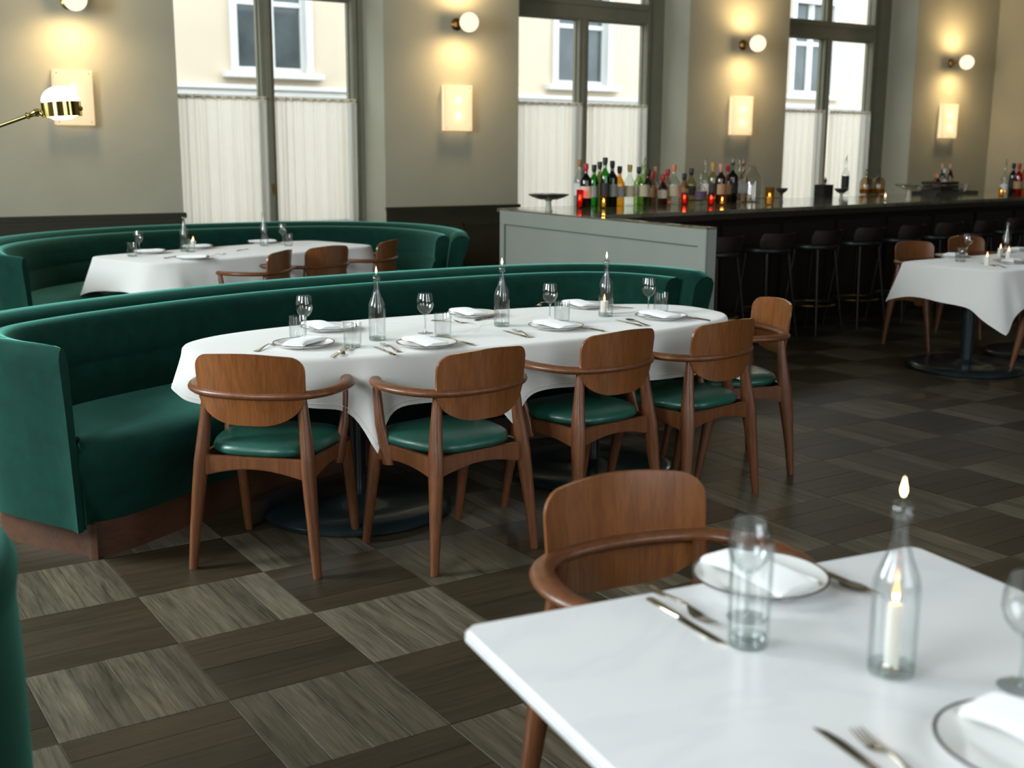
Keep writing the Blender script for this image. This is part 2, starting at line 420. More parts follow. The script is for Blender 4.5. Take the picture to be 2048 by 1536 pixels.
# ================================================================ floor of square wooden panels
base = struct('floor', MB().bx(XL-.3, XR+.3, YB-.3, WY+WD, -.12, -.012).mesh('floor', mat('subfloor', (.006,.006,.005), .9), smooth=False))
jl = [-8, -7, -6, -5, -4, -3, -2, -1, 0, 1, 2, 3, 3.8, 4.6, 5.41, 6.44, 7.45, 8.5, 9.55]
while jl[-1] < 32: jl.append(min(32, jl[-1]+1.03))
tiles = []
for a in range(len(jl)-1):
    for i in range(-17, 12):
        x0, x1 = jl[a]*TS, jl[a+1]*TS; y1, y0 = -i*TS, -(i+1)*TS
        y1 = min(y1, WY); y0 = max(y0, YB)
        if y1-y0 < .02: continue
        dark = ((a-8)+i) % 2 == 0
        c = Vector(((x0+x1)/2, (y0+y1)/2, 0))-CAM; zz = c.dot(FW)
        u = FPX*c.dot(RT)/max(zz, .01); v = -FPX*c.dot(UP)/max(zz, .01)
        vis = zz > .3 and abs(u) < 1130 and -768 < v < 900
        # hidden under the near table or behind the front banquette
        hid = (c+CAM).y > 2.6 or ((c+CAM).x > -.1 and (c+CAM).y < -1.75)
        tiles.append(((0 if vis and not hid else 1, zz if zz > 0 else 99), x0, x1, y0, y1, dark))
tiles.sort(key=lambda t: t[0])
rng = random.Random(11); cache = {}
rest = MB(); GAP = .0012
for n, (_, x0, x1, y0, y1, dark) in enumerate(tiles):
    for k in range(4):
        if dark: r = (x0+GAP, x1-GAP, y0+(y1-y0)*k/4+GAP*.5, y0+(y1-y0)*(k+1)/4-GAP*.5)
        else: r = (x0+(x1-x0)*k/4+GAP*.5, x0+(x1-x0)*(k+1)/4-GAP*.5, y0+GAP, y1-GAP)
        mi = rng.choice((0, 0, 1, 2)) if dark else rng.choice((0, 0, 1, 1, 2))
        dz = rng.choice((0, .0003, -.0004, .0006))
        if n < 74:
            key = (round(r[1]-r[0], 4), round(r[3]-r[2], 4), dark, mi)
            if key not in cache:
                w, h = (r[1]-r[0])/2, (r[3]-r[2])/2
                cache[key] = MB().bx(-w, w, -h, h, -.012, 0).mesh('board', (m_floor_d if dark else m_floor_l)[mi], bevel=.0008, seg=1)
            link('board', cache[key], base, ((r[0]+r[1])/2, (r[2]+r[3])/2, dz))
        else:
            rest.mi = mi+(0 if dark else 3)
            rest.bx(r[0], r[1], r[2], r[3], -.012, dz)
o = link('distant_boards', rest.mesh('distant_boards', m_floor_d+m_floor_l, smooth=False), base); o['kind'] = 'stuff'

# ================================================================ street and house opposite
struct('ground_outside', MB().bx(-20, 45, WY+WD, 60, -.6, -.35).mesh('street', m_asphalt, smooth=False))
FY = 15.0
fb = thing('neighbour_building', 'cream rendered building with white sash windows seen through the restaurant windows', 'building', (0, FY, -.35))
b = MB(); wins = [(6.33-6.2*2), (6.33-6.2), 6.33, 6.33+6.2, 6.33+12.4, 6.33+18.6, 6.33+24.8]
floors = [(2.72, 4.6)]
X0, X1 = -12, 36; edges = [X0]+[v for w in wins for v in (w-.62, w+.62)]+[X1]
for i in range(0, len(edges), 2): b.bx(edges[i], edges[i+1], 0, .5, 0, 6.2)
zc = [0]+[z+.35 for f in floors for z in f]+[6.2]
for w in wins:
    for i in range(0, len(zc), 2):
        if zc[i+1]-zc[i] > .01: b.bx(w-.62, w+.62, 0, .5, zc[i], zc[i+1])
link('facade', b.mesh('facade', m_facade, smooth=False), fb)
b = MB(); 
for z in (2.48,): b.bx(X0, X1, -.10, 0, z+.35-.06, z+.35+.02); b.bx(X0, X1, -.05, 0, z+.35-.16, z+.35-.06)
link('string_course', b.mesh('string_course', m_facade2, bevel=.01), fb)
link('cornice', MB().bx(X0, X1, -.35, .5, 6.2, 6.45).mesh('cornice', m_facade2, bevel=.02), fb)
wm = MB(); gm = MB()
zz0, zz1 = 0, 1.88
wm.bx(-.70, -.58, -.06, .2, zz0-.02, zz1+.1); wm.bx(.58, .70, -.06, .2, zz0-.02, zz1+.1)
wm.bx(-.70, .70, -.06, .2, zz1, zz1+.12); wm.bx(-.04, .04, .06, .18, zz0, zz1)
for a in (-.58, .04):
    wm.bx(a, a+.54, .08, .16, zz0, zz0+.07); wm.bx(a, a+.54, .08, .16, 1.02, 1.10)
    wm.bx(a, a+.045, .08, .16, zz0, zz1); wm.bx(a+.495, a+.54, .08, .16, zz0, zz1)
mw_ = wm.mesh('facade_window', m_sash, bevel=.004)
mg_ = MB().bx(-.58, .58, .12, .13, 0, zz1).mesh('facade_pane', m_facglass, smooth=False)
ms_ = MB().bx(-.85, .85, -.16, .1, -.12, -.02).mesh('facade_sill', m_facade2, bevel=.01)
for w in wins:
    for f0, f1 in floors:
        q = link('window', mw_, fb, (w, 0, f0+.35)); link('pane', mg_, q); link('sill', ms_, q)

# ================================================================ wall lamps
pier = [(1.49, 0), (5.345, 1), (9.39, 2), (13.39, 3)]
which = ('on the pier left of the nearest window', 'on the pier between nearest and middle windows', 'on the pier between middle and far windows', 'on the last pier by the corner')
rg = .098
g_globe = MB().lathe([(rg*math.sin(PI*k/20), -rg*math.cos(PI*k/20)) for k in range(21)], 32).mesh('globe', m_globe)
Tm = Matrix.Rotation(PI/2, 4, 'X')
g_plate = MB().lathe([(0, 0), (.062, 0), (.062, .012), (.05, .022), (.02, .03), (0, .03)], 28, Tm).mesh('wall_plate', m_brass)
g_arm = MB().tube([(0, -.02, 0), (0, -.16, 0)], .008, 10).tube([(0, -.13, 0), (0, -.17, 0)], [.014, .02], 14).mesh('arm', m_brass)
g_shield = MB().lathe([(0, 0), (.03, 0), (.035, .018), (.0, .018)], 20, Tm).mesh('fitter', m_brass)
for x, k in pier:
    z = (2.725, 2.77, 2.768, 2.72)[k]
    t = thing('globe_sconce', 'opal globe sconce on brass arm, ' + which[k], 'wall lamp', (x, WY, z), 0, 'globe sconces on the window wall piers')
    link('wall_plate', g_plate, t); link('arm', g_arm, t); link('globe', g_globe, t, (0, -.26, 0))
    l = bpy.data.lights.new('sconce_glow', 'POINT'); l.energy = 10; l.color = (1, .70, .36); l.shadow_soft_size = .06
    lo = bpy.data.objects.new('sconce_glow', l); C.objects.link(lo); lo.parent = t; lo.location = (0, -.43, 0)
    for up in (1, -1):
        l = bpy.data.lights.new('sconce_light', 'SPOT'); l.energy = 46 if up > 0 else 40; l.color = (1, .70, .36); l.spot_size = 2.85; l.spot_blend = 1.0; l.shadow_soft_size = .09
        lo = bpy.data.objects.new('sconce_light', l); C.objects.link(lo); lo.parent = t; lo.location = (0, -.30, .10*up)
        lo.rotation_euler = Vector((0, .38, up)).to_track_quat('-Z', 'Y').to_euler()
m_pan = bpy.data.materials.new('translucent_lamp_sheet'); m_pan.use_nodes = True
t_ = m_pan.node_tree; t_.nodes.clear(); o_ = N(t_, 'ShaderNodeOutputMaterial'); tl_ = N(t_, 'ShaderNodeBsdfTranslucent'); tl_.inputs[0].default_value = (1, .95, .86, 1)
df_ = N(t_, 'ShaderNodeBsdfDiffuse'); df_.inputs[0].default_value = (.85, .78, .7, 1); mx_ = N(t_, 'ShaderNodeMixShader', Fac=.3)
t_.links.new(tl_.outputs[0], mx_.inputs[1]); t_.links.new(df_.outputs[0], mx_.inputs[2]); t_.links.new(mx_.outputs[0], o_.inputs[0])
pw, ph = .165, .235
s_sheet = MB().bx(-pw, pw, -.079, -.076, -ph, ph).mesh('diffuser', m_pan, bevel=.001)
b = MB(); b.bx(-pw+.004, pw-.004, -.006, 0, -ph+.004, ph-.004)
s_backp = b.mesh('back_plate', m_back, bevel=.002)
s_side = MB().bx(-pw+.003, -pw+.006, -.076, -.006, -ph+.003, ph-.003).bx(pw-.006, pw-.003, -.076, -.006, -ph+.003, ph-.003).bx(-pw+.006, pw-.006, -.076, -.006, ph-.006, ph-.003).bx(-pw+.006, pw-.006, -.076, -.006, -ph+.003, -ph+.006).mesh('box_side', m_pan)
s_screw = MB().lathe([(0, 0), (.007, 0), (.005, .004), (0, .005)], 10, Tm).mesh('screw', m_steel)
s_bulb = MB().lathe([(.02*math.sin(PI*k/8), -.02*math.cos(PI*k/8)) for k in range(9)], 12).mesh('bulb', m_bulb)
for x, k in pier:
    t = thing('panel_sconce', 'glowing rectangular panel wall lamp, ' + which[k], 'wall lamp', (x-.02 if k else 1.47, WY, 1.925), 0, 'rectangular panel lamps on the window wall piers')
    link('back_plate', s_backp, t); link('box_side', s_side, t); link('diffuser', s_sheet, t)
    for i in (-1, 1):
        link('bulb', s_bulb, t, (.0, -.050, .080*i))
        for j in (-1, 1): link('screw', s_screw, t, (i*(pw-.03), -.079, j*(ph-.03)))

# ================================================================ banquettes
def catmull(pts, n):
    P_ = [Vector((p[0], p[1])) for p in pts]; m = len(P_)
    P_ = [2*P_[0]-P_[1]]+P_+[2*P_[-1]-P_[-2]]; out = []
    for i in range(n):
        u = (m-1)*i/(n-1); k = min(int(u), m-2); t = u-k
        a, b_, c, d = P_[k:k+4]
        out.append(.5*((2*b_)+(c-a)*t+(2*a-5*b_+4*c-d)*t*t+(3*b_-a-3*c+d)*t**3))
    return out
def arclen(pts, n):
    fine = catmull(pts, 400); L = [0]
    for a, b_ in zip(fine, fine[1:]): L.append(L[-1]+(b_-a).length)
    out = []; k = 0
    for i in range(n):
        s = L[-1]*i/(n-1)
        while k < 398 and L[k+1] < s: k += 1
        t = (s-L[k])/max(1e-9, L[k+1]-L[k]); out.append(fine[k].lerp(fine[k+1], min(1, t)))
    return out
def banquette(label, O, F, flare=.12, tipL=True, tipR=False, n=110, ztop=.835, kick=.12):
    t = thing('banquette', label, 'banquette', (0, 0, 0))
    Op = arclen(O, n); Fp = arclen(F, n)
    nor = []
    for i in range(n):
        d = (Op[min(i+1, n-1)]-Op[max(i-1, 0)]).normalized(); nor.append(Vector((d.y, -d.x)))
    k = ztop-.835
    shell = [(flare+.0, .135), (flare*.8, .3), (flare*.35, .6), (.004, .74), (-.004, .79), (.012, .82), (.05, .835), (.095, .828), (.13, .80), (.15, .765), (.16, .70), (.20, .4), (.22, .135)]
    pad = [(.15, .70), (.152, .755), (.165, .785), (.19, .798), (.22, .797), (.25, .78), (.268, .745), (.275, .70), (.28, .64), (.282, .605), (.272, .592), (.287, .575), (.305, .52), (.315, .45), (.32, .38), (.22, .36)]
    def sweep(prof, scale):
        rows = []
        for i in range(n):
            s, dz = scale(i/(n-1))
            c = Op[i]
            rows.append([(c.x+nor[i].x*d*s, c.y+nor[i].y*d*s, (z+k if z > .5 else z)-(dz*(max(0, z-.5)/.33))) for d, z in prof])
        return rows
    def ease(u, tip, end):
        e = min(1, u/end)
        if not tip:
            q = math.sqrt(max(0, 1-(1-min(1, u/.018))**2)); return (1, .03*(1-q))
        q = math.sqrt(max(0, 1-(1-e)**2)); return (.30+.70*q, .015*(1-q))
    def sc(u):
        a = ease(u, tipL, .13); c = ease(1-u, tipR, .13); return (min(a[0], c[0]), max(a[1], c[1]))
    b = MB(); rows = sweep(shell, sc); b.grid(rows, closeu=True)
    for r, rev in ((rows[0], 1), (rows[-1], 0)): b.add(r, [tuple(range(len(r))) if not rev else tuple(range(len(r)-1, -1, -1))])
    link('backrest', b.mesh('banquette_back', m_velvet, sharp=60), t)
    lo = 5 if tipL else 1
    b = MB(); rows = sweep(pad, sc)[lo:n-2]
    b.grid(rows, closeu=True)
    for r, rev in ((rows[0], 1), (rows[-1], 0)): b.add(r, [tuple(range(len(r))) if not rev else tuple(range(len(r)-1, -1, -1))])
    link('back_cushion', b.mesh('banquette_pad', m_velvet, sharp=60), t)
    # seat ruled between the back cushion and the front curve
    rows = []
    for i in range(n):
        s, dz = sc(i/(n-1)); A = Op[i]+nor[i]*(.27*s); B = Fp[i]; d = (A-B); Ld = max(d.length, .02); d = d/Ld
        e = min(1.0, Ld/.2)
        pr = [(0.09*e, .138), (.05*e, .22), (.005, .32), (-.012, .37), (-.008, .41), (.02*e, .44), (.07*e, .457), (.14*e, .463)]
        row = [(B.x+d.x*q, B.y+d.y*q, z) for q, z in pr]
        row += [(B.x+d.x*(.14*e+(Ld-.14*e)*f), B.y+d.y*(.14*e+(Ld-.14*e)*f), .463-.03*f) for f in (.25, .5, .75, 1)]
        row += [(A.x, A.y, .138)]
        rows.append(row)
    b = MB(); b.grid(rows, closeu=True)
    for r, rev in ((rows[0], 1), (rows[-1], 0)): b.add(r, [tuple(range(len(r))) if not rev else tuple(range(len(r)-1, -1, -1))])
    link('seat', b.mesh('banquette_seat', m_velvet, sharp=60), t)
    # wooden plinth, set back under the upholstery
    ring = []; fr = []
    for i in range(n):
        u = i/(n-1); A = Op[i]+nor[i]*(flare+.05); B = Fp[i]; d = A-B; L = max(.02, d.length); B = B+d*(min(.10, L*.5)/L)
        q = 1.0
        for tip, w in ((tipL, u), (tipR, 1-u)):
            if tip: q = min(q, math.sqrt(max(0, 1-(1-min(1, w/.035))**2)))
        mid = (A+B)/2; tan = (Op[min(i+1, n-1)]-Op[max(i-1, 0)]).normalized()
        ring.append(mid+(A-mid)*q); fr.append(mid+(B-mid)*q)
    fr.reverse()
    v = []; f = []; allp = ring+fr; m = len(allp)
    v = [(p.x, p.y, 0) for p in allp]+[(p.x, p.y, .139) for p in allp]
    f = [(q, (q+1) % m, m+(q+1) % m, m+q) for q in range(m)]
    for i in range(n-1):
        a_, b_ = i, i+1; c_, d_ = m-1-i, m-2-i
        f.append((m+a_, m+b_, m+d_, m+c_)); f.append((a_, c_, d_, b_))
    link('plinth', MB().add(v, f).mesh('plinth', m_plinth, sharp=50), t)
    return t
banquette('long curved green velvet banquette behind the oval table with the tucked-in chairs',
    [(-.13, .80), (-.27, .98), (-.40, 1.22), (-.43, 1.48), (-.30, 1.74), (-.02, 1.95), (.32, 2.12), (.7, 2.27), (1.1, 2.38), (1.6, 2.45), (2.1, 2.47), (2.6, 2.46), (2.95, 2.41), (3.25, 2.29), (3.46, 2.08), (3.56, 1.80), (3.58, 1.52)],
    [(-.10, .85), (.04, .84), (.2, .89), (.42, 1.02), (.75, 1.22), (1.2, 1.40), (1.7, 1.48), (2.2, 1.48), (2.6, 1.44), (2.9, 1.40), (3.12, 1.38), (3.27, 1.42), (3.34, 1.50)])
banquette('curved green velvet banquette along the window wall behind the rear table',
    [(.42, 4.42), (.26, 4.75), (.22, 5.2), (.30, 5.7), (.52, 6.15), (.9, 6.55), (1.4, 6.85), (2.0, 7.03), (2.6, 7.07), (3.2, 7.0), (3.65, 6.82), (3.98, 6.5), (4.16, 6.1), (4.2, 5.65), (4.12, 5.2), (3.98, 4.9)],
    [(.52, 4.45), (.72, 4.7), (.95, 5.15), (1.3, 5.5), (1.9, 5.75), (2.6, 5.80), (3.1, 5.66), (3.45, 5.35), (3.65, 5.05), (3.78, 4.86)], flare=.14)
banquette('green velvet banquette end blurred at the lower left beside the camera',
    [(-3.0, -1.3), (-2.7, -.85), (-2.2, -.62), (-1.6, -.58), (-1.1, -.62), (-.78, -.78), (-.645, -1.05), (-.66, -1.35), (-.8, -1.6)],
    [(-2.6, -1.4), (-2.3, -1.35), (-2.0, -1.3), (-1.7, -1.28), (-1.4, -1.3), (-1.2, -1.4), (-1.0, -1.55)], flare=.0, tipR=True)

# ================================================================ dining chairs
def ring_path():
    c = [(-.212, .158), (-.250, .10), (-.276, .02), (-.268, -.08), (-.23, -.165), (-.15, -.222), (0, -.245), (.15, -.222), (.23, -.165), (.268, -.08), (.276, .02), (.250, .10), (.212, .158)]
    return arclen(c, 49)
def chair_meshes():
    R = {}
    # backrest: bent veneer shield that passes through the arm hoop
    NU, NV = 28, 20; z0, z1 = .553, .800
    def halfw(z):
        zr = z-z0; w = .205-.008*(z1-z)/(z1-z0)
        if zr < .115: w = .045+(w-.045)*math.sqrt(max(0, 1-(1-zr/.115)**2.3))
        zt = z1-z
        if zt < .05: w -= .05*(1-math.sqrt(max(0, 1-(1-zt/.05)**2)))
        return w
    def bp(x, z, s):
        y = -.226+1.15*x*x-.11*max(0, z-.60)-.02+s*.0055
        return (x, y, z+.012*math.cos(x*9)*max(0, (z-.7)/.1)-.004)
    rows = []
    for j in range(NV+1):
        t = j/NV; z = z0+(z1-z0)*(.5-.5*math.cos(PI*t)); w = max(.012, halfw(z))
        loop = []
        for i in range(NU+1): loop.append((-1+2*i/NU, 1))
        for i in range(NU, -1, -1): loop.append((-1+2*i/NU, -1))
        rows.append([bp(u*w, z, s) for u, s in loop])
    b = MB(); b.grid(rows, closeu=True)
    b.add(rows[0], [tuple(range(len(rows[0])))]); b.add(rows[-1], [tuple(range(len(rows[0])))])
    R['backrest'] = b.mesh('backrest', m_veneer, bevel=0, sharp=50)
    # hoop arm rail
    pts = [(p.x, p.y, .655+.006*math.cos(p.y*6)) for p in ring_path()]; rad = []
    for i in range(49):
        u = abs(i/48-.5)*2
        w = .0225+.007*math.exp(-((u-.62)/.2)**2); e = min(1, (1-u)/.035+.25)
        rad.append((w*e, .0155*e))
    R['arm_rail'] = MB().tube(pts, rad, 14, flat=(1, 1, (0, 0, 1))).mesh('arm_rail', m_frame, sharp=70)
    for s, nm in ((-1, 'L'), (1, 'R')):
        p = [(.238*s, -.242, 0), (.226*s, -.232, .15), (.212*s, -.218, .30), (.203*s, -.207, .40), (.198*s, -.2, .46), (.188*s, -.192, .55), (.178*s, -.188, .652)]
        r = [(.0165, .015), (.020, .022), (.0235, .031), (.0245, .037), (.023, .031), (.021, .023), (.018, .016)]
        R['rear'+nm] = MB().tube(p, r, 12, flat=(1, 1, (0, 1, 0))).mesh('rear_leg', m_frame, sharp=70)
        p = [(.226*s, .226, 0), (.224*s, .205, .12), (.220*s, .18, .26), (.217*s, .16, .36), (.216*s, .15, .415)]
        r = [(.015, .015), (.019, .019), (.022, .026), (.0235, .034), (.022, .030)]
        R['front'+nm] = MB().tube(p, r, 12, flat=(1, 1, (0, 1, 0))).mesh('front_leg', m_frame, sharp=70)
        p = [(.218*s, .075, .345), (.222*s, .082, .40), (.232*s, .105, .50), (.232*s, .118, .60), (.229*s, .128, .652)]
        r = [(.014, .034), (.0195, .030), (.0185, .022), (.0165, .018), (.0145, .015)]
        R['post'+nm] = MB().tube(p, r, 12, flat=(1, 1, (0, 1, 0))).mesh('arm_post', m_frame, sharp=70)
    # arched seat rails
    def rail(p0, p1, zt, zb, arch, th):
        b = MB(); K = 12; d = (Vector(p1)-Vector(p0)); L = d.length; d /= L; nn = Vector((-d.y, d.x))
        rows = []
        for k in range(K+1):
            u = k/K; c = Vector(p0)+d*L*u; h = zb+arch*math.sin(PI*u)
            rows.append([(c.x+nn.x*th, c.y+nn.y*th, h), (c.x-nn.x*th, c.y-nn.y*th, h), (c.x-nn.x*th, c.y-nn.y*th, zt), (c.x+nn.x*th, c.y+nn.y*th, zt)])
        b.grid(rows, closeu=True); b.add(rows[0], [(3, 2, 1, 0)]); b.add(rows[-1], [(0, 1, 2, 3)]); return b
    b = MB()
    for a in (((-.205, -.208), (.205, -.208), .425, .345, .035, .011), ((-.212, .165), (.212, .165), .422, .355, .03, .011),
              ((-.208, -.2), (-.216, .16), .424, .345, .025, .011), ((.208, -.2), (.216, .16), .424, .345, .025, .011)):
        q = rail(*a); b.add(q.v, q.f)
    R['seat_frame'] = b.mesh('seat_frame', m_frame, bevel=.004)
    # seat pad
    rows = []; K = 56
    prof = [(.80, .424), (.955, .425), (1.0, .436), (1.0, .446), (.975, .459), (.92, .466), (.7, .473), (.4, .476), (.12, .476), (.01, .476)]
    for f, z in prof:
        row = []
        for k in range(K):
            a = 2*PI*k/K; c, s = math.cos(a), math.sin(a); e = 2/3.4
            x = abs(c)**e*(1 if c > 0 else -1); y = abs(s)**e*(1 if s > 0 else -1)
            wy = y*.215; wx = x*(.222-.028*(-y if y < 0 else 0)*1.2+.012*max(0, y))
            row.append((wx*f, wy*f+.0, z-(.006*(wy*f+.2))))
        rows.append(row)
    b = MB().grid(rows, closeu=True); b.add(rows[0], [tuple(range(K))]); b.add(rows[-1], [tuple(range(K))])
    R['seat'] = b.mesh('seat_pad', m_leather, sharp=60)
    return R
CM = chair_meshes()
def make_chair(label, loc, deg, group):
    t = thing('dining_armchair', label, 'chair', (loc[0], loc[1], 0), math.radians(deg-90), group)
    link('seat', CM['seat'], t); link('backrest', CM['backrest'], t); link('arm_rail', CM['arm_rail'], t); link('seat_frame', CM['seat_frame'], t)
    for k in ('rearL', 'rearR', 'frontL', 'frontR'): link('leg', CM[k], t)
    for k in ('postL', 'postR'): link('arm_post', CM[k], t)
    return t
G1 = 'walnut armchairs around the oval table'
chair0 = make_chair('walnut armchair with green leather seat at the left end of the oval table', (.585, .625), 46, G1)
def chair(loc, deg, label, group): return dup(chair0, (loc[0], loc[1], 0), math.radians(deg-90), label, group)
chair((1.16, .352), 97, 'walnut armchair with green seat, second from left on the near side of the oval table', G1)
chair((1.85, .435), 97, 'walnut armchair with green seat, third from left on the near side of the oval table', G1)
chair((2.40, .42), 98, 'walnut armchair with green seat, fourth along the oval table, beside the end chair', G1)
chair((2.89, .66), 160, 'walnut armchair at the right end of the oval table, backrest pale with glare', G1)
G2 = 'walnut armchairs at the white marble table'
chair((.535, -1.70), -97, 'orange-brown walnut armchair tucked under the far side of the white marble table', G2)
G3 = 'walnut armchairs at the rear banquette table'
chair((1.95, 4.50), 134, 'dark walnut armchair at the rear table with its arm reaching left over the cloth', G3)
chair((2.49, 4.75), 106, 'dark walnut armchair seen from behind in the middle of the rear table', G3)
chair((3.04, 4.97), 130, 'dark walnut armchair at the right of the rear table, half hidden beyond the banquette back', G3)
G4 = 'walnut armchairs at the white-clothed table near the bar'
chair((6.70, 2.40), -97, 'walnut armchair on the bar side of the right-hand table, at its left corner', G4)
chair((7.58, 2.57), -98, 'walnut armchair on the bar side of the right-hand table, behind the wine glass', G4)
chair((6.52, 1.22), 107, 'walnut armchair on the near side of the right-hand table, cut by the picture edge', G4)

# ================================================================ tables and cloths
def disc_table(name, label, cx, cy, deg, feet, a, b_, n, ztop, cat='table', group=None, topm=None, thick=.03):
    t = thing(name, label, cat, (cx, cy, 0), math.radians(deg), group)
    poly = superell(a, b_, n, 96)
    link('tabletop', MB().prism(poly, ztop-thick, ztop).mesh('tabletop', topm or m_frame, bevel=.006), t)
    for fx in feet:
        link('base', MB().lathe([(0, 0), (.385, 0), (.402, .008), (.404, .022), (.392, .036), (.36, .045), (.25, .048), (.1, .050), (.06, .07), (0, .07)], 48).mesh('base', m_iron), t, (fx, 0, 0))
        link('column', MB().lathe([(.042, .04), (.042, ztop-thick-.02)], 24).lathe([(.0, ztop-thick-.02), (.13, ztop-thick-.02), (.13, ztop-thick), (0, ztop-thick)], 24).mesh('column', m_iron), t, (fx, 0, 0))
    return t
def superell(a, b_, n, K):
    fine = []
    for k in range(720):
        th = 2*PI*k/720; c, s = math.cos(th), math.sin(th); e = 2/n
        fine.append(Vector((abs(c)**e*(1 if c >= 0 else -1)*a, abs(s)**e*(1 if s >= 0 else -1)*b_)))
    L = [0]
    for k in range(720): L.append(L[-1]+(fine[(k+1) % 720]-fine[k]).length)
    out = []; j = 0
    for k in range(K):
        s = L[-1]*k/K
        while L[j+1] < s: j += 1
        t = (s-L[j])/max(1e-9, L[j+1]-L[j]); p = fine[j].lerp(fine[(j+1) % 720], t); out.append((p.x, p.y))
    return out
def tablecloth(label, cx, cy, deg, a, b_, n, ztop, drop, tips, seed, group, flare=.10, folds=.014, K=360, m=None):
    """tips: (angle in degrees, extra drop, width in metres of outline, extra flare)"""
    t = tag(link('tablecloth', None, None), label, 'tablecloth', group)
    rng = random.Random(seed); out = superell(a+.006, b_+.006, n, K)
    per = sum((Vector(out[(k+1) % K])-Vector(out[k])).length for k in range(K)); ds = per/K
    nor = []
    for k in range(K):
        d = (Vector(out[(k+2) % K])-Vector(out[(k-2) % K])).normalized(); nor.append(Vector((d.y, -d.x)))
    tk = []
    for ang, ex, wd, fl in tips:
        A = Vector((math.cos(math.radians(ang)), math.sin(math.radians(ang))))
        kk = max(range(K), key=lambda q: Vector(out[q]).normalized().dot(A)); tk.append((kk, ex, wd, fl))
    ph = [rng.random()*6.28 for _ in range(6)]
    D = []; Fl = []; Fo = []
    for k in range(K):
        s = k*ds; d = drop*(1+.06*math.sin(2*PI*3*k/K+ph[0])+.04*math.sin(2*PI*5*k/K+ph[1])); fl = flare; near = 0
        for kk, ex, wd, f2 in tk:
            dd = min(abs(k-kk), K-abs(k-kk))*ds; g = math.exp(-abs(dd/wd)**1.3); d += ex*g; fl += f2*g; near = max(near, math.exp(-(dd/(wd*1.6))**2))
        D.append(d); Fl.append(fl)
        Fo.append((math.sin(s*2*PI/.31+ph[2]+1.5*math.sin(s*2.1+ph[4]))*.7+math.sin(s*2*PI/.17+ph[3])*.3)*folds*(.5+1.6*near))
    cen = Vector((0, 0))
    rows = [[(0, 0, ztop+.003)]*K] if False else []
    for f in (.02, .35, .7, .93): rows.append([(x*f, y*f, ztop+.0025+.0006*math.sin(x*23+y*17)*(f < .9)) for x, y in out])
    R_ = .018
    for q in (0, .35, .7, 1.0):
        th = q*PI/2
        rows.append([(out[k][0]+nor[k].x*(R_*math.sin(th)-R_*.55), out[k][1]+nor[k].y*(R_*math.sin(th)-R_*.55), ztop+.0025-R_*(1-math.cos(th))) for k in range(K)])
    for j in range(1, 15):
        u = j/14
        rows.append([(out[k][0]+nor[k].x*(R_*.45+Fl[k]*u*.9*D[k]/drop*.6+Fo[k]*u**.7), out[k][1]+nor[k].y*(R_*.45+Fl[k]*u*.9*D[k]/drop*.6+Fo[k]*u**.7),
                      ztop-R_-(D[k]-R_)*u) for k in range(K)])
    b = MB().grid(rows, closeu=True); b.add(rows[0], [tuple(range(K))])
    me = b.mesh('tablecloth', m or m_linen, sharp=None); o = t
    o2 = link('tablecloth', me, None, (cx, cy, 0), math.radians(deg)); 
    for kx in ('label', 'category', 'group'): o2[kx] = t[kx]
    bpy.data.objects.remove(t)
    # hem: a slightly raised narrow band near the lower edge
    rows = []
    for u, e in ((.885, .0016), (.89, .0026), (.90, .0026), (.905, .0016)):
        j = (u*14); j0 = int(j); f = j-j0
        rows.append([(out[k][0]+nor[k].x*(R_*.45+Fl[k]*u*.9*D[k]/drop*.6+Fo[k]*u**.7+e), out[k][1]+nor[k].y*(R_*.45+Fl[k]*u*.9*D[k]/drop*.6+Fo[k]*u**.7+e), ztop-R_-(D[k]-R_)*u) for k in range(K)])
    link('hem', MB().grid(rows, closeu=True).mesh('hem', m or m_linen, sharp=None), o2)
    return o2
ZT = .735
TA = (1.665, .935, -3.0)
disc_table('dining_table', 'long oval pedestal table under the white cloth in front of the velvet banquette', TA[0], TA[1], TA[2], (-.60, .60), 1.27, .465, 2.6, ZT)
tablecloth('white linen cloth draped over the long oval table among the tucked-in chairs', TA[0], TA[1], TA[2], 1.275, .47, 2.6, ZT, .195,
           [(-149, .16, .05, .06), (-107, .12, .055, .05), (-164, -.06, .14, .02), (178, -.06, .25, .04), (-16, .08, .07, .14), (-55, .01, .12, .0), (35, .04, .2, .03)], 5, 'white tablecloths', flare=.06, folds=.008)
TB = (2.13, 5.20, 18.0)
disc_table('dining_table', 'rear dining table hidden under its white cloth by the window banquette', TB[0], TB[1], TB[2], (-.6, .6), 1.04, .42, 9, ZT)
tablecloth('white linen cloth on the rear table between the window banquette and three dark chairs', TB[0], TB[1], TB[2], 1.045, .425, 9, ZT, .22,
           [(-157, .12, .10, .10), (157, .14, .10, .12), (-24, .12, .1, .1), (24, .12, .1, .1)], 8, 'white tablecloths', folds=.010)
TC = (6.64, 1.66, 2.0)
disc_table('dining_table', 'small pedestal table with dark round iron foot near the bar stools at the right', TC[0], TC[1], TC[2], (-.52, .42), .83, .40, 10, ZT)
tablecloth('cream linen cloth with long hanging corners on the right-hand table near the bar', TC[0], TC[1], TC[2], .835, .405, 10, ZT, .225,
           [(-154, .17, .075, .04), (154, .09, .10, .06), (-26, .18, .1, .1), (26, .14, .1, .1)], 12, 'white tablecloths', folds=.012)
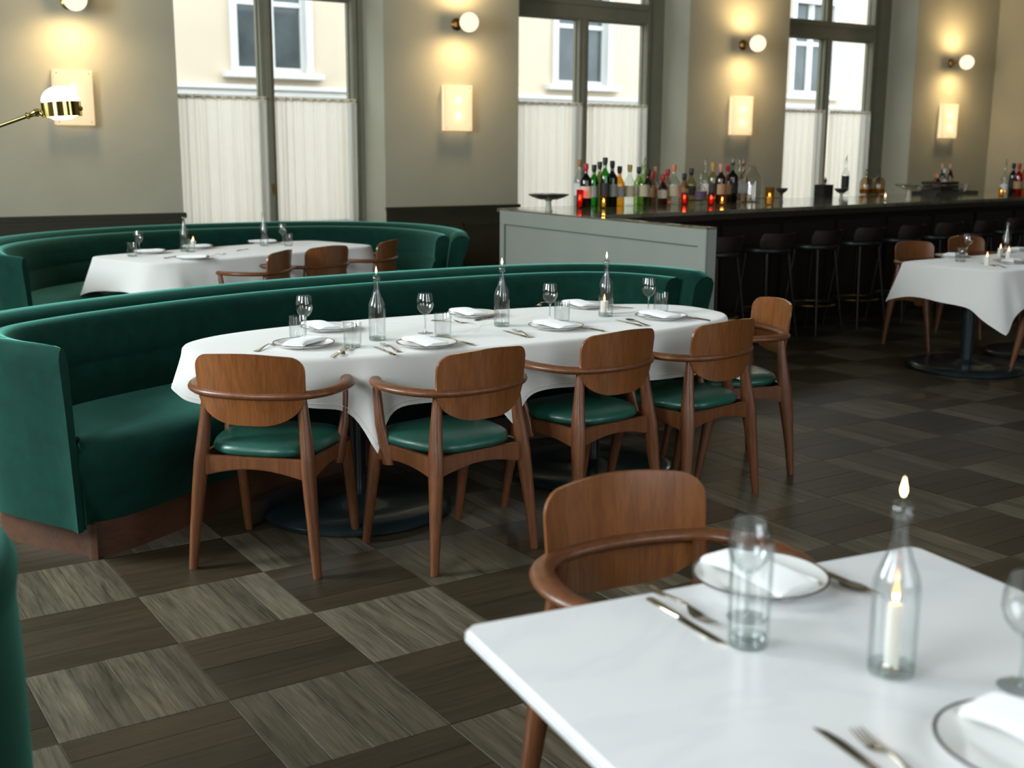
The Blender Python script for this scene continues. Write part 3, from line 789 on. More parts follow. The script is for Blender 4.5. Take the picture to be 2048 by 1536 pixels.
# foreground marble table
tq = thing('marble_table', 'white marble table with rounded corner filling the lower right in front', 'table', (.330, -2.455, 0), math.radians(-8))
rc = []
for cx_, cy_, a0 in ((.455, .515, 0), (-.455, .515, 90), (-.455, -.515, 180), (.455, -.515, 270)):
    for k in range(7): a = math.radians(a0+90*k/6); rc.append((cx_+.03*math.cos(a), cy_+.03*math.sin(a)))
ZM = .745
link('tabletop', MB().prism(rc, ZM-.024, ZM).mesh('marble_top', m_marble, bevel=.007, seg=3), tq)
link('base', MB().lathe([(0, 0), (.26, 0), (.265, .01), (.24, .022), (.06, .035), (0, .035)], 40).mesh('base', m_iron), tq)
link('column', MB().lathe([(.035, .03), (.035, ZM-.05), (.15, ZM-.04), (.15, ZM-.024), (0, ZM-.024)], 24).mesh('column', m_iron), tq)

# ================================================================ tableware
ZC_ = ZT+.0035      # top of cloth
mesh_plate = MB().lathe([(0, .0), (.07, .0), (.075, .006), (.108, .013), (.1195, .018), (.1205, .0195), (.119, .0205), (.10, .016), (.078, .010), (.07, .0085), (0, .008)], 56).mesh('plate', m_china)
mesh_rim = MB().lathe([(.1165, .0203), (.1185, .0213), (.1212, .0208), (.1216, .0192), (.1205, .0188)], 56).mesh('plate_rim', m_rim)
def napkin_mesh():
    b = MB(); rows = []
    # folded cloth: flat stack of layers with a rounded fold, gently sagging
    L, Wd, H = .205, .090, .021; K = 22
    for k in range(K+1):
        u = k/K; x = -L/2+L*u; sag = .003*math.sin(PI*u*1.1)+.0015*math.sin(u*9)
        w = Wd/2*(1-.06*math.sin(u*5)); h = H*(.86+.18*math.sin(u*3.2+.5)); row = []
        for q in range(18):
            a = 2*PI*q/18; c, s = math.cos(a), math.sin(a)
            row.append((x, abs(c)**.55*(1 if c > 0 else -1)*w+.006*math.sin(u*4), sag+h/2+abs(s)**.6*(1 if s > 0 else -1)*h/2))
        rows.append(row)
    b.grid(rows, closeu=True); b.add(rows[0], [tuple(range(18))]); b.add(rows[-1], [tuple(range(18))])
    return b.mesh('napkin', m_napkin, sharp=50)
def napkin_layers():
    b = MB()
    for z in (.006, .0115, .017):
        b.bx(-.1045, -.098, -.036, .036, z-.0025, z+.0025); b.bx(.098, .1045, -.034, .038, z-.0022, z+.0022)
    b.bx(-.098, .098, .040, .0472, .004, .0095); b.bx(-.098, .098, .040, .0465, .012, .0175)
    return b.mesh('fold', m_napkin, bevel=.0018)
mesh_nap = napkin_mesh(); mesh_napl = napkin_layers()
def wineglass():
    o = [(0, 0), (.032, 0), (.034, .0015), (.022, .004), (.006, .008), (.0035, .014), (.003, .05), (.0036, .070), (.007, .078), (.020, .088), (.031, .103), (.0365, .122), (.0355, .142), (.0315, .160), (.0290, .170)]
    bowl = [(.0282, .170), (.0308, .160), (.0347, .142), (.0357, .122), (.030, .104), (.019, .091), (.006, .083), (0, .082)]
    return MB().lathe(o+bowl, 40).mesh('wine_glass', m_glass), MB().lathe([(0, .0012), (.008, .003), (.0042, .012), (.0034, .05), (.0042, .07), (.007, .079), (0, .0805)], 20).mesh('stem', m_thick)
mesh_wg, mesh_stem = wineglass()
mesh_tum = MB().lathe([(0, 0), (.031, 0), (.0345, .004), (.0355, .05), (.036, .1), (.0352, .1005), (.0342, .099), (.0335, .05), (.032, .014), (.026, .010), (0, .009)], 36).mesh('tumbler', m_glass)
mesh_tumb = MB().lathe([(0, .001), (.028, .0015), (.031, .005), (.0305, .010), (.02, .0085), (0, .008)], 30).mesh('thick_base', m_thick)
def bottle_profile(r, h, sh, nr, nk=.0):
    """r body radius, h height, sh shoulder height, nr neck radius"""
    p = [(0, .004), (r*.75, .001), (r*.93, 0), (r, .006), (r, sh)]
    for k in range(1, 9):
        u = k/8; p.append((nr+(r-nr)*(.5+.5*math.cos(PI*u)), sh+(h*.80-sh)*u))
    p += [(nr, h-.022), (nr*1.25, h-.018), (nr*1.32, h-.010), (nr*1.25, h-.003), (nr*1.05, h)]
    return p
def carafe():
    pr = bottle_profile(.0345, .262, .135, .0125)
    return MB().lathe(pr+[(.0115, .262), (.0115, .215), (.030, .14), (.032, .1), (.032, .012), (0, .014)], 40).mesh('carafe_bottle', m_glass), MB().lathe([(0, .003), (.028, .003), (.033, .008), (.033, .016), (.018, .010), (0, .012)], 30).mesh('bottle_base', m_thick)
mesh_car, mesh_carb = carafe()
flame_p = [(0, 0), (.0028, .003), (.0042, .008), (.0040, .013), (.0024, .020), (.0010, .026), (0, .030)]
mesh_flame = MB().lathe(flame_p, 14).mesh('flame', m_flame); mesh_fglow = MB().lathe([(r*1.3, z*1.2-.001) for r, z in flame_p][3:], 14).mesh('flame_tip', m_flametip)
mesh_wickh = MB().lathe([(0, 0), (.009, 0), (.010, .018), (.013, .020), (.013, .024), (.004, .026), (.003, .034), (0, .034)], 20).mesh('wick_holder', m_thick)
mesh_wick = MB().tube([(0, 0, 0), (.0003, 0, .006)], .0009, 6).mesh('wick', m_rim)
mesh_candle = MB().lathe([(0, 0), (.0105, 0), (.0105, .092), (.009, .096), (0, .094)], 24).mesh('candle', m_wax)
mesh_holder = MB().lathe([(0, 0), (.019, 0), (.02, .004), (.014, .008), (.012, .012), (0, .012)], 24).mesh('candle_cup', m_steel)
mesh_tea = MB().lathe([(0, 0), (.019, 0), (.0195, .002), (.0195, .060), (.017, .062), (0, .060)], 24).mesh('votive_candle', m_wax)
def fork_mesh():
    b = MB()
    L = .195; pts = []; rad = []
    for x, w, z, h in ((0, .0105, .002, .0016), (.012, .0115, .0022, .002), (.045, .0065, .004, .002), (.09, .0035, .010, .0019), (.115, .003, .0115, .0018), (.128, .006, .0095, .0014), (.14, .0115, .0055, .0011), (.152, .0125, .0035, .0010), (.156, .0125, .0032, .0010)):
        pts.append((x, 0, z)); rad.append((w, h))
    b.tube(pts, rad, 10, flat=(1, 1, (0, 0, 1)))
    for k in range(4):
        y = -.0095+.0063*k
        b.tube([(.153, y, .0033), (.172, y*.98, .0032), (.19, y*.95, .0062), (.197, y*.93, .0085)], [(.0017, .0009), (.0017, .0009), (.0014, .0008), (.0006, .0005)], 6, flat=(1, 1, (0, 0, 1)))
    return b.mesh('fork', m_steel, sharp=60)
def knife_mesh():
    b = MB()
    b.tube([(0, 0, .0035), (.004, 0, .0035), (.05, 0, .0037), (.085, 0, .0037), (.092, 0, .0035)], [(.005, .0025), (.0085, .0035), (.007, .0034), (.0055, .0032), (.0045, .003)], 12, flat=(1, 1, (0, 0, 1)))
    b.prism([(.09, -.005), (.10, -.0095), (.17, -.0102), (.20, -.006), (.215, .004), (.212, .0052), (.09, .005)], .0015, .0030)
    return b.mesh('knife', m_steel, sharp=40)
def spoon_mesh():
    b = MB()
    b.tube([(0, 0, .002), (.012, 0, .0022), (.05, 0, .004), (.10, 0, .010), (.125, 0, .009)], [(.009, .0016), (.0105, .002), (.006, .002), (.0033, .0018), (.0035, .0015)], 10, flat=(1, 1, (0, 0, 1)))
    rows = []
    for k in range(7):
        f = k/6; rows.append([(.155+.032*f*math.cos(a), .0195*f*math.sin(a), .0022+.0075*f*f) for a in [2*PI*q/24 for q in range(24)]])
    b.grid(rows, closeu=True)
    return b.mesh('spoon', m_steel, sharp=60)
mesh_fork, mesh_knife, mesh_spoon = fork_mesh(), knife_mesh(), spoon_mesh()

def plate(x, y, z, label, group, nap=0, rz=0, nlabel='', ngroup='', off=(0, 0)):
    t = thing('plate', label, 'plate', (x, y, z), 0, group); link('dish', mesh_plate, t); link('rim', mesh_rim, t)
    if nlabel:
        n = thing('napkin', nlabel, 'napkin', (x+off[0], y+off[1], z+.0095), math.radians(rz), ngroup)
        link('folded_cloth', mesh_nap, n); link('fold', mesh_napl, n)
def wine(x, y, z, label, group):
    t = thing('wine_glass', label, 'glass', (x, y, z), 0, group); link('bowl', mesh_wg, t); link('stem', mesh_stem, t)
def tumbler(x, y, z, label, group, sc=(1, 1, 1)):
    t = thing('tumbler', label, 'glass', (x, y, z), 0, group); link('glass_wall', mesh_tum, t); link('thick_base', mesh_tumb, t); t.scale = sc
def flame(par, z):
    link('wick', mesh_wick, par, (0, 0, z)); link('flame', mesh_flame, par, (0, 0, z+.004)); link('flame_tip', mesh_fglow, par, (0, 0, z+.004))
def bottle_lamp(x, y, z, label, group, lit=True):
    t = thing('glass_bottle', label, 'bottle', (x, y, z), 0, group); link('bottle_glass', mesh_car, t); link('bottle_base', mesh_carb, t)
    if lit:
        h = link('wick_holder', mesh_wickh, t, (0, 0, .240)); link('wick', mesh_wick, h, (0, 0, .033)); link('flame', mesh_flame, h, (0, 0, .033)); 
    return t
def candle(x, y, z, label, group, mesh=None, h=.096, cup=True):
    t = thing('candle', label, 'candle', (x, y, z), 0, group)
    if cup: link('candle_cup', mesh_holder, t)
    link('wax', mesh or mesh_candle, t, (0, 0, .010 if cup else 0)); flame(t, h+(.008 if cup else -.002)); return t
def cut(kind, p0, ang, z, label, group, s=1):
    me, cat = {'fork': (mesh_fork, 'fork'), 'knife': (mesh_knife, 'knife'), 'spoon': (mesh_spoon, 'spoon')}[kind]
    o = tag(link(kind, me, None, (p0[0], p0[1], z+.0003), math.radians(ang)), label, cat, group); o.scale = (s, s, s); return o
def cutpx(kind, a, e, z, label, group):
    """handle end a, tip e as sight-line pixels"""
    p, q = P(*a, z), P(*e, z); ang = math.degrees(math.atan2(q[1]-p[1], q[0]-p[0]))
    L = {'fork': .197, 'knife': .215, 'spoon': .187}[kind]; cx, cy = (p[0]+q[0])/2, (p[1]+q[1])/2
    return cut(kind, (cx-L/2*math.cos(math.radians(ang)), cy-L/2*math.sin(math.radians(ang))), ang, z, label, group)
gP, gN, gW, gT, gB = 'plates on the oval table', 'napkins on the oval table', 'wine glasses on the oval table', 'tumblers on the oval table', 'glass bottles on the oval table'
gF = 'cutlery on the oval table'
z = ZC_
for (x, y), lab, nlab, rz, off in [
    ((.80, .85), 'dark-rimmed white plate under a napkin in front of the leftmost armchair', 'folded white napkin on the plate in front of the leftmost armchair', 43, (.0, .0)),
    ((1.215, .60), 'dark-rimmed white plate in front of the second armchair of the oval table', 'folded white napkin on the plate before the second armchair', -86, (-.005, .01)),
    ((1.915, .71), 'dark-rimmed white plate in front of the third armchair of the oval table', 'folded white napkin on the plate before the third armchair', -86, (.0, .01)),
    ((2.51, .71), 'dark-rimmed white plate in front of the fourth armchair of the oval table', 'folded white napkin on the plate before the fourth armchair', -90, (0, .01)),
    ((1.06, 1.19), 'plate on the banquette side behind the left wine glass', 'folded white napkin on the banquette-side plate at the left', -88, (-.03, .02)),
    ((1.81, 1.235), 'plate on the banquette side between two glass bottles', 'folded white napkin on the banquette-side plate between two bottles', -90, (-.02, .01)),
    ((2.44, 1.21), 'plate on the banquette side by the bottle with the candle behind it', 'folded white napkin on the banquette-side plate by the right bottle', -94, (-.02, .01))]:
    plate(x, y, z, lab, gP, 1, rz, nlab, gN, off)
for (x, y), lab in [((.905, 1.085), 'wine glass at the left end of the oval table beside a tumbler'), ((1.373, .90), 'wine glass right of the first bottle on the oval table'),
                    ((2.036, .93), 'wine glass between the second and third bottles on the oval table'), ((2.583, .89), 'wine glass at the right end of the oval table')]: wine(x, y, z, lab, gW)
for (x, y), lab in [((.84, 1.0), 'tumbler beside the left wine glass on the oval table'), ((.957, .735), 'tumbler standing alone between the first two place settings of the oval table'),
                    ((1.385, .77), 'tumbler right of the second wine glass on the oval table'), ((2.04, .84), 'tumbler by the third wine glass on the oval table'), ((2.635, .86), 'tumbler by the rightmost wine glass on the oval table')]: tumbler(x, y, z, lab, gT)
bottle_lamp(1.117, .84, z, 'clear glass bottle with lit wick, leftmost of three on the oval table', gB)
bottle_lamp(1.757, .90, z, 'clear glass bottle with lit wick, middle of three on the oval table', gB)
bottle_lamp(2.345, .915, z, 'clear glass bottle with lit wick, rightmost of three on the oval table', gB)
candle(2.39, .985, z, 'short white candle burning behind the rightmost bottle of the oval table', 'candles on the oval table', mesh_tea, .060, False)
for kind, a, e, lab in [
    ('fork', (505, 706), (560, 685), 'fork left of the leftmost plate on the oval table'),
    ('knife', (690, 698), (662, 716), 'knife by the tumbler right of the leftmost plate'),
    ('fork', (708, 694), (672, 719), 'fork by the tumbler right of the leftmost plate'),
    ('fork', (811, 711), (752, 684), 'fork left of the second plate, tines toward the first bottle'),
    ('knife', (800, 716), (738, 690), 'knife half under the fork left of the second plate'),
    ('knife', (955, 694), (888, 674), 'knife right of the second plate on the oval table'),
    ('fork', (1076, 680), (1015, 657), 'fork left of the third plate, tines toward the middle bottle'),
    ('knife', (1062, 678), (1000, 660), 'knife half under the fork left of the third plate'),
    ('knife', (1208, 664), (1148, 652), 'knife right of the third plate on the oval table'),
    ('spoon', (1312, 656), (1240, 638), 'spoon left of the fourth plate on the oval table'),
    ('knife', (1290, 655), (1226, 639), 'knife half under the spoon left of the fourth plate'),
    ('knife', (1416, 642), (1358, 632), 'knife right of the fourth plate on the oval table'),
    ('knife', (930+30, 700-70+10), (990, 633), 'knife on the banquette side left of the middle bottle'),
    ('fork', (884, 643), (918, 646), 'fork on the banquette side beyond the second tumbler'),
    ('fork', (1095, 605), (1075, 613), 'fork on the banquette side behind the third wine glass'),
    ('knife', (1215, 612), (1245, 615), 'knife on the banquette side by the rightmost bottle')]:
    cutpx(kind, a, e, z, lab, gF)

# marble table setting
z = ZM
gm_ = 'cutlery on the marble table'
plate(.475, -1.975, z, 'white plate with dark blue rim before the tucked-in chair on the marble table', 'plates on the marble table', 1, -88, 'white napkin folded on the plate behind the tall glass on the marble table', 'napkins on the marble table', (.0, .005))
plate(.335, -2.60, z, 'white plate with dark rim cut by the lower right picture edge on the marble table', 'plates on the marble table', 1, -88, 'white napkin cut by the lower right picture edge on the marble table', 'napkins on the marble table', (.035, .0))
tumbler(.270, -2.155, z, 'tall clear tumbler in front of the plate on the marble table', 'glasses on the marble table', (.93, .93, 1.72))
wine(.345, -2.075, z, 'wine glass seen through the tall tumbler on the marble table', 'glasses on the marble table')
wine(.50, -2.475, z, 'wine glass cut by the right picture edge on the marble table', 'glasses on the marble table')
bottle_lamp(.378, -2.342, z, 'large clear glass bottle with flame at its mouth on the marble table', 'bottles on the marble table')
candle(.378, -2.342, z+.004, 'lit white candle inside the big glass bottle on the marble table', 'candles on the marble table')
for kind, a, e, lab in [('fork', (1285, 1170), (1440, 1262), 'fork left of the plate on the marble table'), ('knife', (1275, 1187), (1480, 1310), 'knife lying outside the fork at the left of the marble table'),
                        ('knife', (1590, 1122), (1745, 1185), 'knife right of the plate on the marble table'), ('spoon', (1570, 1130), (1740, 1195), 'spoon between the plate and knife on the marble table'),
                        ('knife', (1790, 1575), (1685, 1497), 'knife tip entering at the bottom edge of the marble table'), ('fork', (1850, 1580), (1752, 1500), 'fork tines entering at the bottom edge of the marble table')]:
    cutpx(kind, a, e, z, lab, gm_)

# rear table setting
z = ZC_
gr = 'on the rear table'
for a, lab, nap_, rz in [((300, 507), 'plate at the left of the rear table', 'white napkin at the left of the rear table', 150), ((395, 497), 'plate behind the left bottle of the rear table', 'white napkin behind the left bottle of the rear table', 150),
                ((385, 519), 'plate on the near left of the rear table', 'white napkin on the near left edge of the rear table', 150), ((525, 487), 'plate by the far right bottle of the rear table', 'white napkin standing by the far right bottle of the rear table', 170)]:
    x, y = P(*a, z); plate(x, y, z, lab, 'plates on the rear table', 1, rz, nap_, 'napkins on the rear table')
for a, lab in [((279, 508), 'wine glass at the left of the rear table'), ((566, 489), 'wine glass at the right of the rear table')]:
    x, y = P(*a, z); wine(x, y, z, lab, 'wine glasses on the rear table')
for a, lab in [((265, 513), 'tumbler beside the left wine glass of the rear table'), ((381, 504), 'tumbler right of the left bottle on the rear table'), ((577, 492), 'tumbler beside the right wine glass of the rear table')]:
    x, y = P(*a, z); tumbler(x, y, z, lab, 'tumblers on the rear table')
for a, lab in [((370, 503), 'clear glass bottle at the left of the rear table against the curtain'), ((529, 492), 'clear glass bottle at the right of the rear table against the curtain')]:
    x, y = P(*a, z); bottle_lamp(x, y, z, lab, 'glass bottles on the rear table', False)
x, y = P(387, 497, z); candle(x, y, z, 'small lit candle behind the left bottle of the rear table', 'candles on the rear table', mesh_tea, .060, False)
for kind, a, e, lab in [('knife', (330, 517), (355, 512), 'knife right of the left plate on the rear table'), ('fork', (418, 513), (450, 509), 'fork on the near side of the rear table'), ('knife', (470, 503), (500, 497), 'knife in the middle of the rear table')]:
    cutpx(kind, a, e, z, lab, 'cutlery on the rear table')

# right table setting
for a, lab, nap_, rz in [((1902, 515), 'plate at the left of the table near the bar', 'white napkin left of the wine glass on the table near the bar', 30), ((2022, 527), 'plate at the near right of the table near the bar', 'white napkin on the near right plate of the table near the bar', 20), ((2034, 503), 'plate at the far right of the table near the bar', 'white napkin standing at the far right of the table near the bar', 20)]:
    x, y = P(*a, z); plate(x, y, z, lab, 'plates on the table near the bar', 1, rz, nap_, 'napkins on the table near the bar')
x, y = P(1933, 514, z); wine(x, y, z, 'wine glass on the table near the bar', 'glasses on the table near the bar')
x, y = P(1920, 523, z); tumbler(x, y, z, 'tumbler on the table near the bar', 'glasses on the table near the bar')
x, y = P(2010, 516, z); bottle_lamp(x, y, z, 'clear glass bottle on the table near the bar', 'bottles on the table near the bar', False)
for a, lab in [((1973, 531), 'lit white candle near the front edge of the table near the bar'), ((2000, 513), 'small lit candle left of the bottle on the table near the bar'), ((2016, 519), 'small lit candle in front of the bottle on the table near the bar')]:
    x, y = P(*a, z); candle(x, y, z, lab, 'candles on the table near the bar', mesh_tea, .060, False)
cutpx('knife', (1990, 533), (1962, 527), z, 'knife beside the candle on the table near the bar', 'cutlery on the table near the bar')
cutpx('fork', (2010, 536), (1985, 531), z, 'fork beside the candle on the table near the bar', 'cutlery on the table near the bar')

# ================================================================ partition and bar
BZ = 1.05
pt = thing('partition_screen', 'sage grey panelled half-height partition with stone cap beside the banquette', 'partition', (3.835, 1.86, 0), -.046)
PX0, PX1, PY0, PY1 = 0, .072, 0, 2.50
link('panel', MB().bx(PX0, PX1, PY0, PY1, 0, BZ-.012).mesh('partition_body', m_part, bevel=.004), pt)
b = MB()
b.bx(PX0-.012, PX0, PY0, PY1, BZ-.115, BZ-.012); b.bx(PX0-.012, PX0, PY0, PY0+.085, 0, BZ-.115); b.bx(PX0-.012, PX0, PY1-.07, PY1, 0, BZ-.115); b.bx(PX0-.012, PX0, PY0+.085, PY1-.07, 0, .12)
link('frame', b.mesh('partition_frame', m_part, bevel=.003), pt)
b = MB(); b.bx(PX0-.013, PX0-.001, PY0+.0855, PY1-.0705, BZ-.121, BZ-.1155); b.bx(PX0-.013, PX0-.001, PY1-.076, PY1-.0705, .12, BZ-.12)
link('bead', b.mesh('groove_bead', m_partline), pt)
link('cap', MB().bx(PX0-.012, PX1, PY0, PY1, BZ-.012, BZ).mesh('cap', m_bartop, bevel=.002), pt)
# bar: slightly turned away from the window wall
bang = math.atan2(.70, 6.9)
bar = thing('bar_counter', 'long dark bar counter with polished stone top behind the stools', 'bar', (4.09, 3.235, 0), bang)
BL, BD = 10.5, 1.22
link('counter_top', MB().prism([(-.115, .0), (BL, 0), (BL, BD), (0, BD)], BZ-.03, BZ).mesh('counter_top', m_bartop, bevel=.004), bar)
link('body', MB().bx(.0, BL, .32, BD-.1, .10, BZ-.031).mesh('bar_body', m_barwood), bar)
link('plinth', MB().bx(.0, BL, .38, BD-.14, 0, .10).mesh('bar_plinth', m_barwood), bar)
pm = MB().bx(-.36, .36, -.012, 0, 0, .74).mesh('bar_panel', m_barwood, bevel=.003); pb = MB(); 
for q in ((-.36, .36, .0, .09), (-.36, .36, .65, .74), (-.36, -.28, .09, .65), (.28, .36, .09, .65)): pb.bx(q[0], q[1], -.026, -.012, q[2], q[3])
pbm = pb.mesh('bar_panel_frame', m_barwood, bevel=.003)
for k in range(13):
    q = link('front_panel', pm, bar, (.42+.78*k, .32, .16)); link('panel_frame', pbm, q)
link('front_lip', MB().bx(0, BL, .004, .03, BZ-.075, BZ-.031).mesh('front_lip', m_barwood, bevel=.002), bar)
link('foot_rail', MB().tube([(.1, .2, .2), (BL, .2, .2)], .018, 12).mesh('foot_rail', m_iron), bar)
for k in range(12): link('rail_bracket', MB().tube([(0, 0, 0), (0, .12, 0)], .009, 8).mesh('rail_bracket', m_iron), bar, (.6+.85*k, .2, .2))

# stools
def stool_meshes():
    R = {}
    rows = []; K = 40
    for f, z in [(.0, .70), (.93, .70), (1.0, .712), (1.0, .735), (.95, .748), (.6, .752), (.02, .750)]:
        rows.append([((.195*math.cos(2*PI*k/K))*max(f, .01), (.175*math.sin(2*PI*k/K))*max(f, .01), z) for k in range(K)])
    R['seat'] = MB().grid(rows, closeu=True).mesh('stool_seat', m_stoolseat, sharp=60)
    rows = []
    for j in range(9):
        z_ = .755+.11*j/8; hw = 1.15-.25*abs(j/8-.5)**2
        rr = []
        for k in range(25):
            a = -PI/2+(-hw+2*hw*k/24); rr.append((.205*math.cos(a), .19*math.sin(a)-.03*(j/8), z_))
        for k in range(24, -1, -1):
            a = -PI/2+(-hw+2*hw*k/24); rr.append((.188*math.cos(a), .173*math.sin(a)-.03*(j/8), z_))
        rows.append(rr)
    b = MB().grid(rows, closeu=True)
    for r in (rows[0], rows[-1]): b.add(r, [(i, i+1, 48-i, 49-i) for i in range(24)])
    R['back'] = b.mesh('stool_back', m_stoolwood, sharp=60)
    R['leg'] = [MB().tube([(sx*.195, sy*.18, 0), (sx*.165, sy*.15, .3), (sx*.125, sy*.11, .705)], [.011, .0145, .013], 10).mesh('stool_leg', m_stoolwood) for sx, sy in ((-1, -1), (1, -1), (-1, 1), (1, 1))]
    R['ring'] = MB().tube([(.178*math.cos(2*PI*k/32)*1.12, .165*math.sin(2*PI*k/32)*1.12, .24) for k in range(32)], .009, 8, close=True).mesh('foot_ring', m_brass)
    return R
SM = stool_meshes()
def stool_at(k):
    s = .66+.62*k; return (3.957+s*math.cos(bang)+.02*math.sin(bang), 3.22+s*math.sin(bang)-.06)
st0 = None
names_ = ['nearest the partition', 'second from the partition', 'third from the partition', 'fourth from the partition', 'fifth from the partition', 'sixth from the partition', 'seventh from the partition', 'eighth from the partition', 'ninth from the partition', 'tenth from the partition']
for k in range(10):
    x, y = stool_at(k); lab = 'dark low-backed bar stool with footring, '+names_[k]
    if st0 is None:
        st0 = thing('bar_stool', lab, 'stool', (x, y, 0), bang, 'stools along the bar')
        link('seat', SM['seat'], st0); link('backrest', SM['back'], st0); link('foot_ring', SM['ring'], st0)
        for m_ in SM['leg']: link('leg', m_, st0)
    else: dup(st0, (x, y, 0), bang+(.06 if k % 2 else -.05), lab)

# ================================================================ things on the bar
gl_c = {}
def gcol(n, col, edge): gl_c[n] = glass('glass_'+n, col, edge, refl=1.6)
gcol('clear', (.90, .94, .92), (.45, .5, .48)); gcol('green', (.10, .42, .10), (.02, .14, .03)); gcol('dark', (.04, .07, .035), (.006, .012, .006))
gcol('amber', (.80, .52, .10), (.35, .18, .02)); gcol('olive', (.40, .44, .12), (.12, .14, .03)); gcol('pink', (.80, .60, .50), (.4, .25, .18))
gcol('brown', (.30, .10, .04), (.08, .025, .01)); gcol('paleyel', (.82, .80, .50), (.4, .4, .2)); gcol('lime', (.62, .78, .42), (.25, .35, .12)); gcol('red', (.75, .06, .03), (.3, .01, .01))
lab_m = {n: mat('label_'+n, c, .6, noise=.06, scale=30) for n, c in dict(cream=(.62, .55, .42), grey=(.36, .38, .33), beige=(.48, .40, .26), black=(.02, .02, .02), navy=(.03, .04, .09), tan=(.45, .28, .14), white=(.75, .73, .68)).items()}
cap_m = {n: mat('cap_'+n, c, .4, noise=.05, scale=30) for n, c in dict(black=(.012, .012, .012), red=(.45, .02, .02), gold=(.45, .28, .06), orange=(.65, .22, .10), pink=(.6, .3, .22), wood=(.35, .2, .08), chrome=(.6, .6, .6)).items()}
def bar_bottle(X, Y, h, r, label, g='clear', lab='cream', cap='black', shape='round', lz=(.25, .55), fill=None, crop=7):
    s, ox = (3.531, 1020) if crop == 7 else (4.031, 1540)
    x, y = P(ox+X/s, 280+Y/s, BZ); h *= 1.07; r *= 1.24
    t = thing('bottle', label, 'bottle', (x, y, BZ+.0005), 0, 'bottles on the bar')
    nr = min(.0145, r*.42)
    sh = h*{'round': .55, 'square': .62, 'bordeaux': .62, 'squat': .50}[shape]
    pr = bottle_profile(r, h, sh, nr)
    link('bottle_glass', MB().lathe(pr, 24).mesh('bottle_glass', gl_c[g]), t)
    if fill:
        link('liquid', MB().lathe([(0, .006), (r*.9, .006), (r*.93, .012), (r*.93, h*.45), (0, h*.45)], 20).mesh('liquid', gl_c[fill]), t)
    z0, z1 = h*lz[0]*.9, h*lz[1]*.9
    link('paper_label', MB().lathe([(r+.0006, z0), (r+.0012, z0), (r+.0012, z1), (r+.0006, z1)], 24).mesh('paper_label', lab_m[lab]), t)
    if cap == 'chrome':
        link('pourer', MB().tube([(0, 0, h-.005), (0, 0, h+.02), (.006, 0, h+.035), (.016, 0, h+.05)], [.010, .006, .0045, .003], 10).mesh('pourer', m_steel), t)
    else:
        link('cap', MB().lathe([(0, h+.004), (nr*1.25, h+.004), (nr*1.42, h), (nr*1.42, h-.035), (nr*1.05, h-.055), (nr*1.03, h-.058)], 16).mesh('cap', cap_m[cap]), t)
    return t
BB = [
 (487, 462, .345, .034, 'tall clear bottle behind the red-capped dark bottle at the left end', 'clear', 'white', 'wood', 'round'),
 (532, 478, .32, .038, 'dark wine bottle with red capsule and cream label at the left end of the bar', 'dark', 'cream', 'red', 'bordeaux'),
 (590, 468, .31, .033, 'bright green bottle with black cap and grey label', 'green', 'grey', 'black', 'bordeaux'),
 (629, 458, .33, .029, 'olive bottle with dark cap between two green ones', 'olive', 'tan', 'black', 'round'),
 (666, 474, .365, .033, 'tallest green bottle with black cap behind the votive', 'green', 'black', 'black', 'bordeaux'),
 (717, 470, .34, .036, 'dark green bottle with grey label and black cap', 'dark', 'grey', 'black', 'bordeaux'),
 (769, 468, .30, .034, 'yellow amber bottle with grey-blue label', 'amber', 'grey', 'black', 'round'),
 (840, 466, .31, .040, 'clear bottle of amber spirit with beige label and gold neck', 'clear', 'beige', 'gold', 'squat'),
 (905, 452, .29, .034, 'pale lime bottle set behind a green-tinted one', 'lime', 'white', 'black', 'round'),
 (938, 464, .32, .042, 'broad green-tinted clear bottle with beige label', 'lime', 'beige', 'chrome', 'squat'),
 (968, 452, .27, .028, 'small dark bottle tucked behind the broad green-tinted one', 'dark', 'tan', 'black', 'round'),
 (1000, 452, .25, .033, 'clear bottle with tan label and red-brown stopper', 'pink', 'tan', 'red', 'squat'),
 (1024, 446, .29, .028, 'slim clear bottle with amber neck behind the tan-labelled one', 'clear', 'white', 'wood', 'round'),
 (1074, 458, .235, .032, 'short brown bottle with red cap and cream label', 'brown', 'cream', 'red', 'squat'),
 (1108, 446, .27, .028, 'clear bottle with red cap behind the short brown one', 'pink', 'white', 'red', 'round'),
 (1150, 456, .31, .045, 'broad clear bottle with orange-red cap and grey label', 'clear', 'beige', 'orange', 'squat'),
 (1225, 444, .235, .036, 'squat amber bottle with black cap behind the red votive', 'pink', 'tan', 'black', 'squat'),
 (1274, 444, .275, .036, 'pale yellow bottle with black label', 'paleyel', 'black', 'black', 'round'),
 (1345, 456, .21, .040, 'small round clear bottle with navy label', 'clear', 'navy', 'chrome', 'squat'),
 (1372, 446, .32, .030, 'tall clear bottle with bright neck behind the navy-labelled one', 'clear', 'white', 'chrome', 'round'),
 (1425, 446, .325, .034, 'clear yellowish bottle with black label beside the red-brown bottle', 'paleyel', 'black', 'gold', 'bordeaux'),
 (1481, 446, .315, .036, 'red-brown bottle with dark cap behind a small candle', 'brown', 'tan', 'pink', 'bordeaux'),
 (1530, 440, .30, .030, 'slim red-capped bottle left of the black shaker bottle', 'pink', 'tan', 'red', 'round'),
 (1563, 438, .33, .042, 'black textured bottle with chrome top beside the glass jug', 'dark', 'black', 'chrome', 'square'),
 (1612, 434, .32, .036, 'clear bottle with steel pourer left of the glass jug', 'clear', 'white', 'chrome', 'round'),
 (1640, 432, .32, .034, 'second clear bottle with steel pourer against the glass jug', 'pink', 'white', 'chrome', 'round'),
]
for a in BB: bar_bottle(*a)
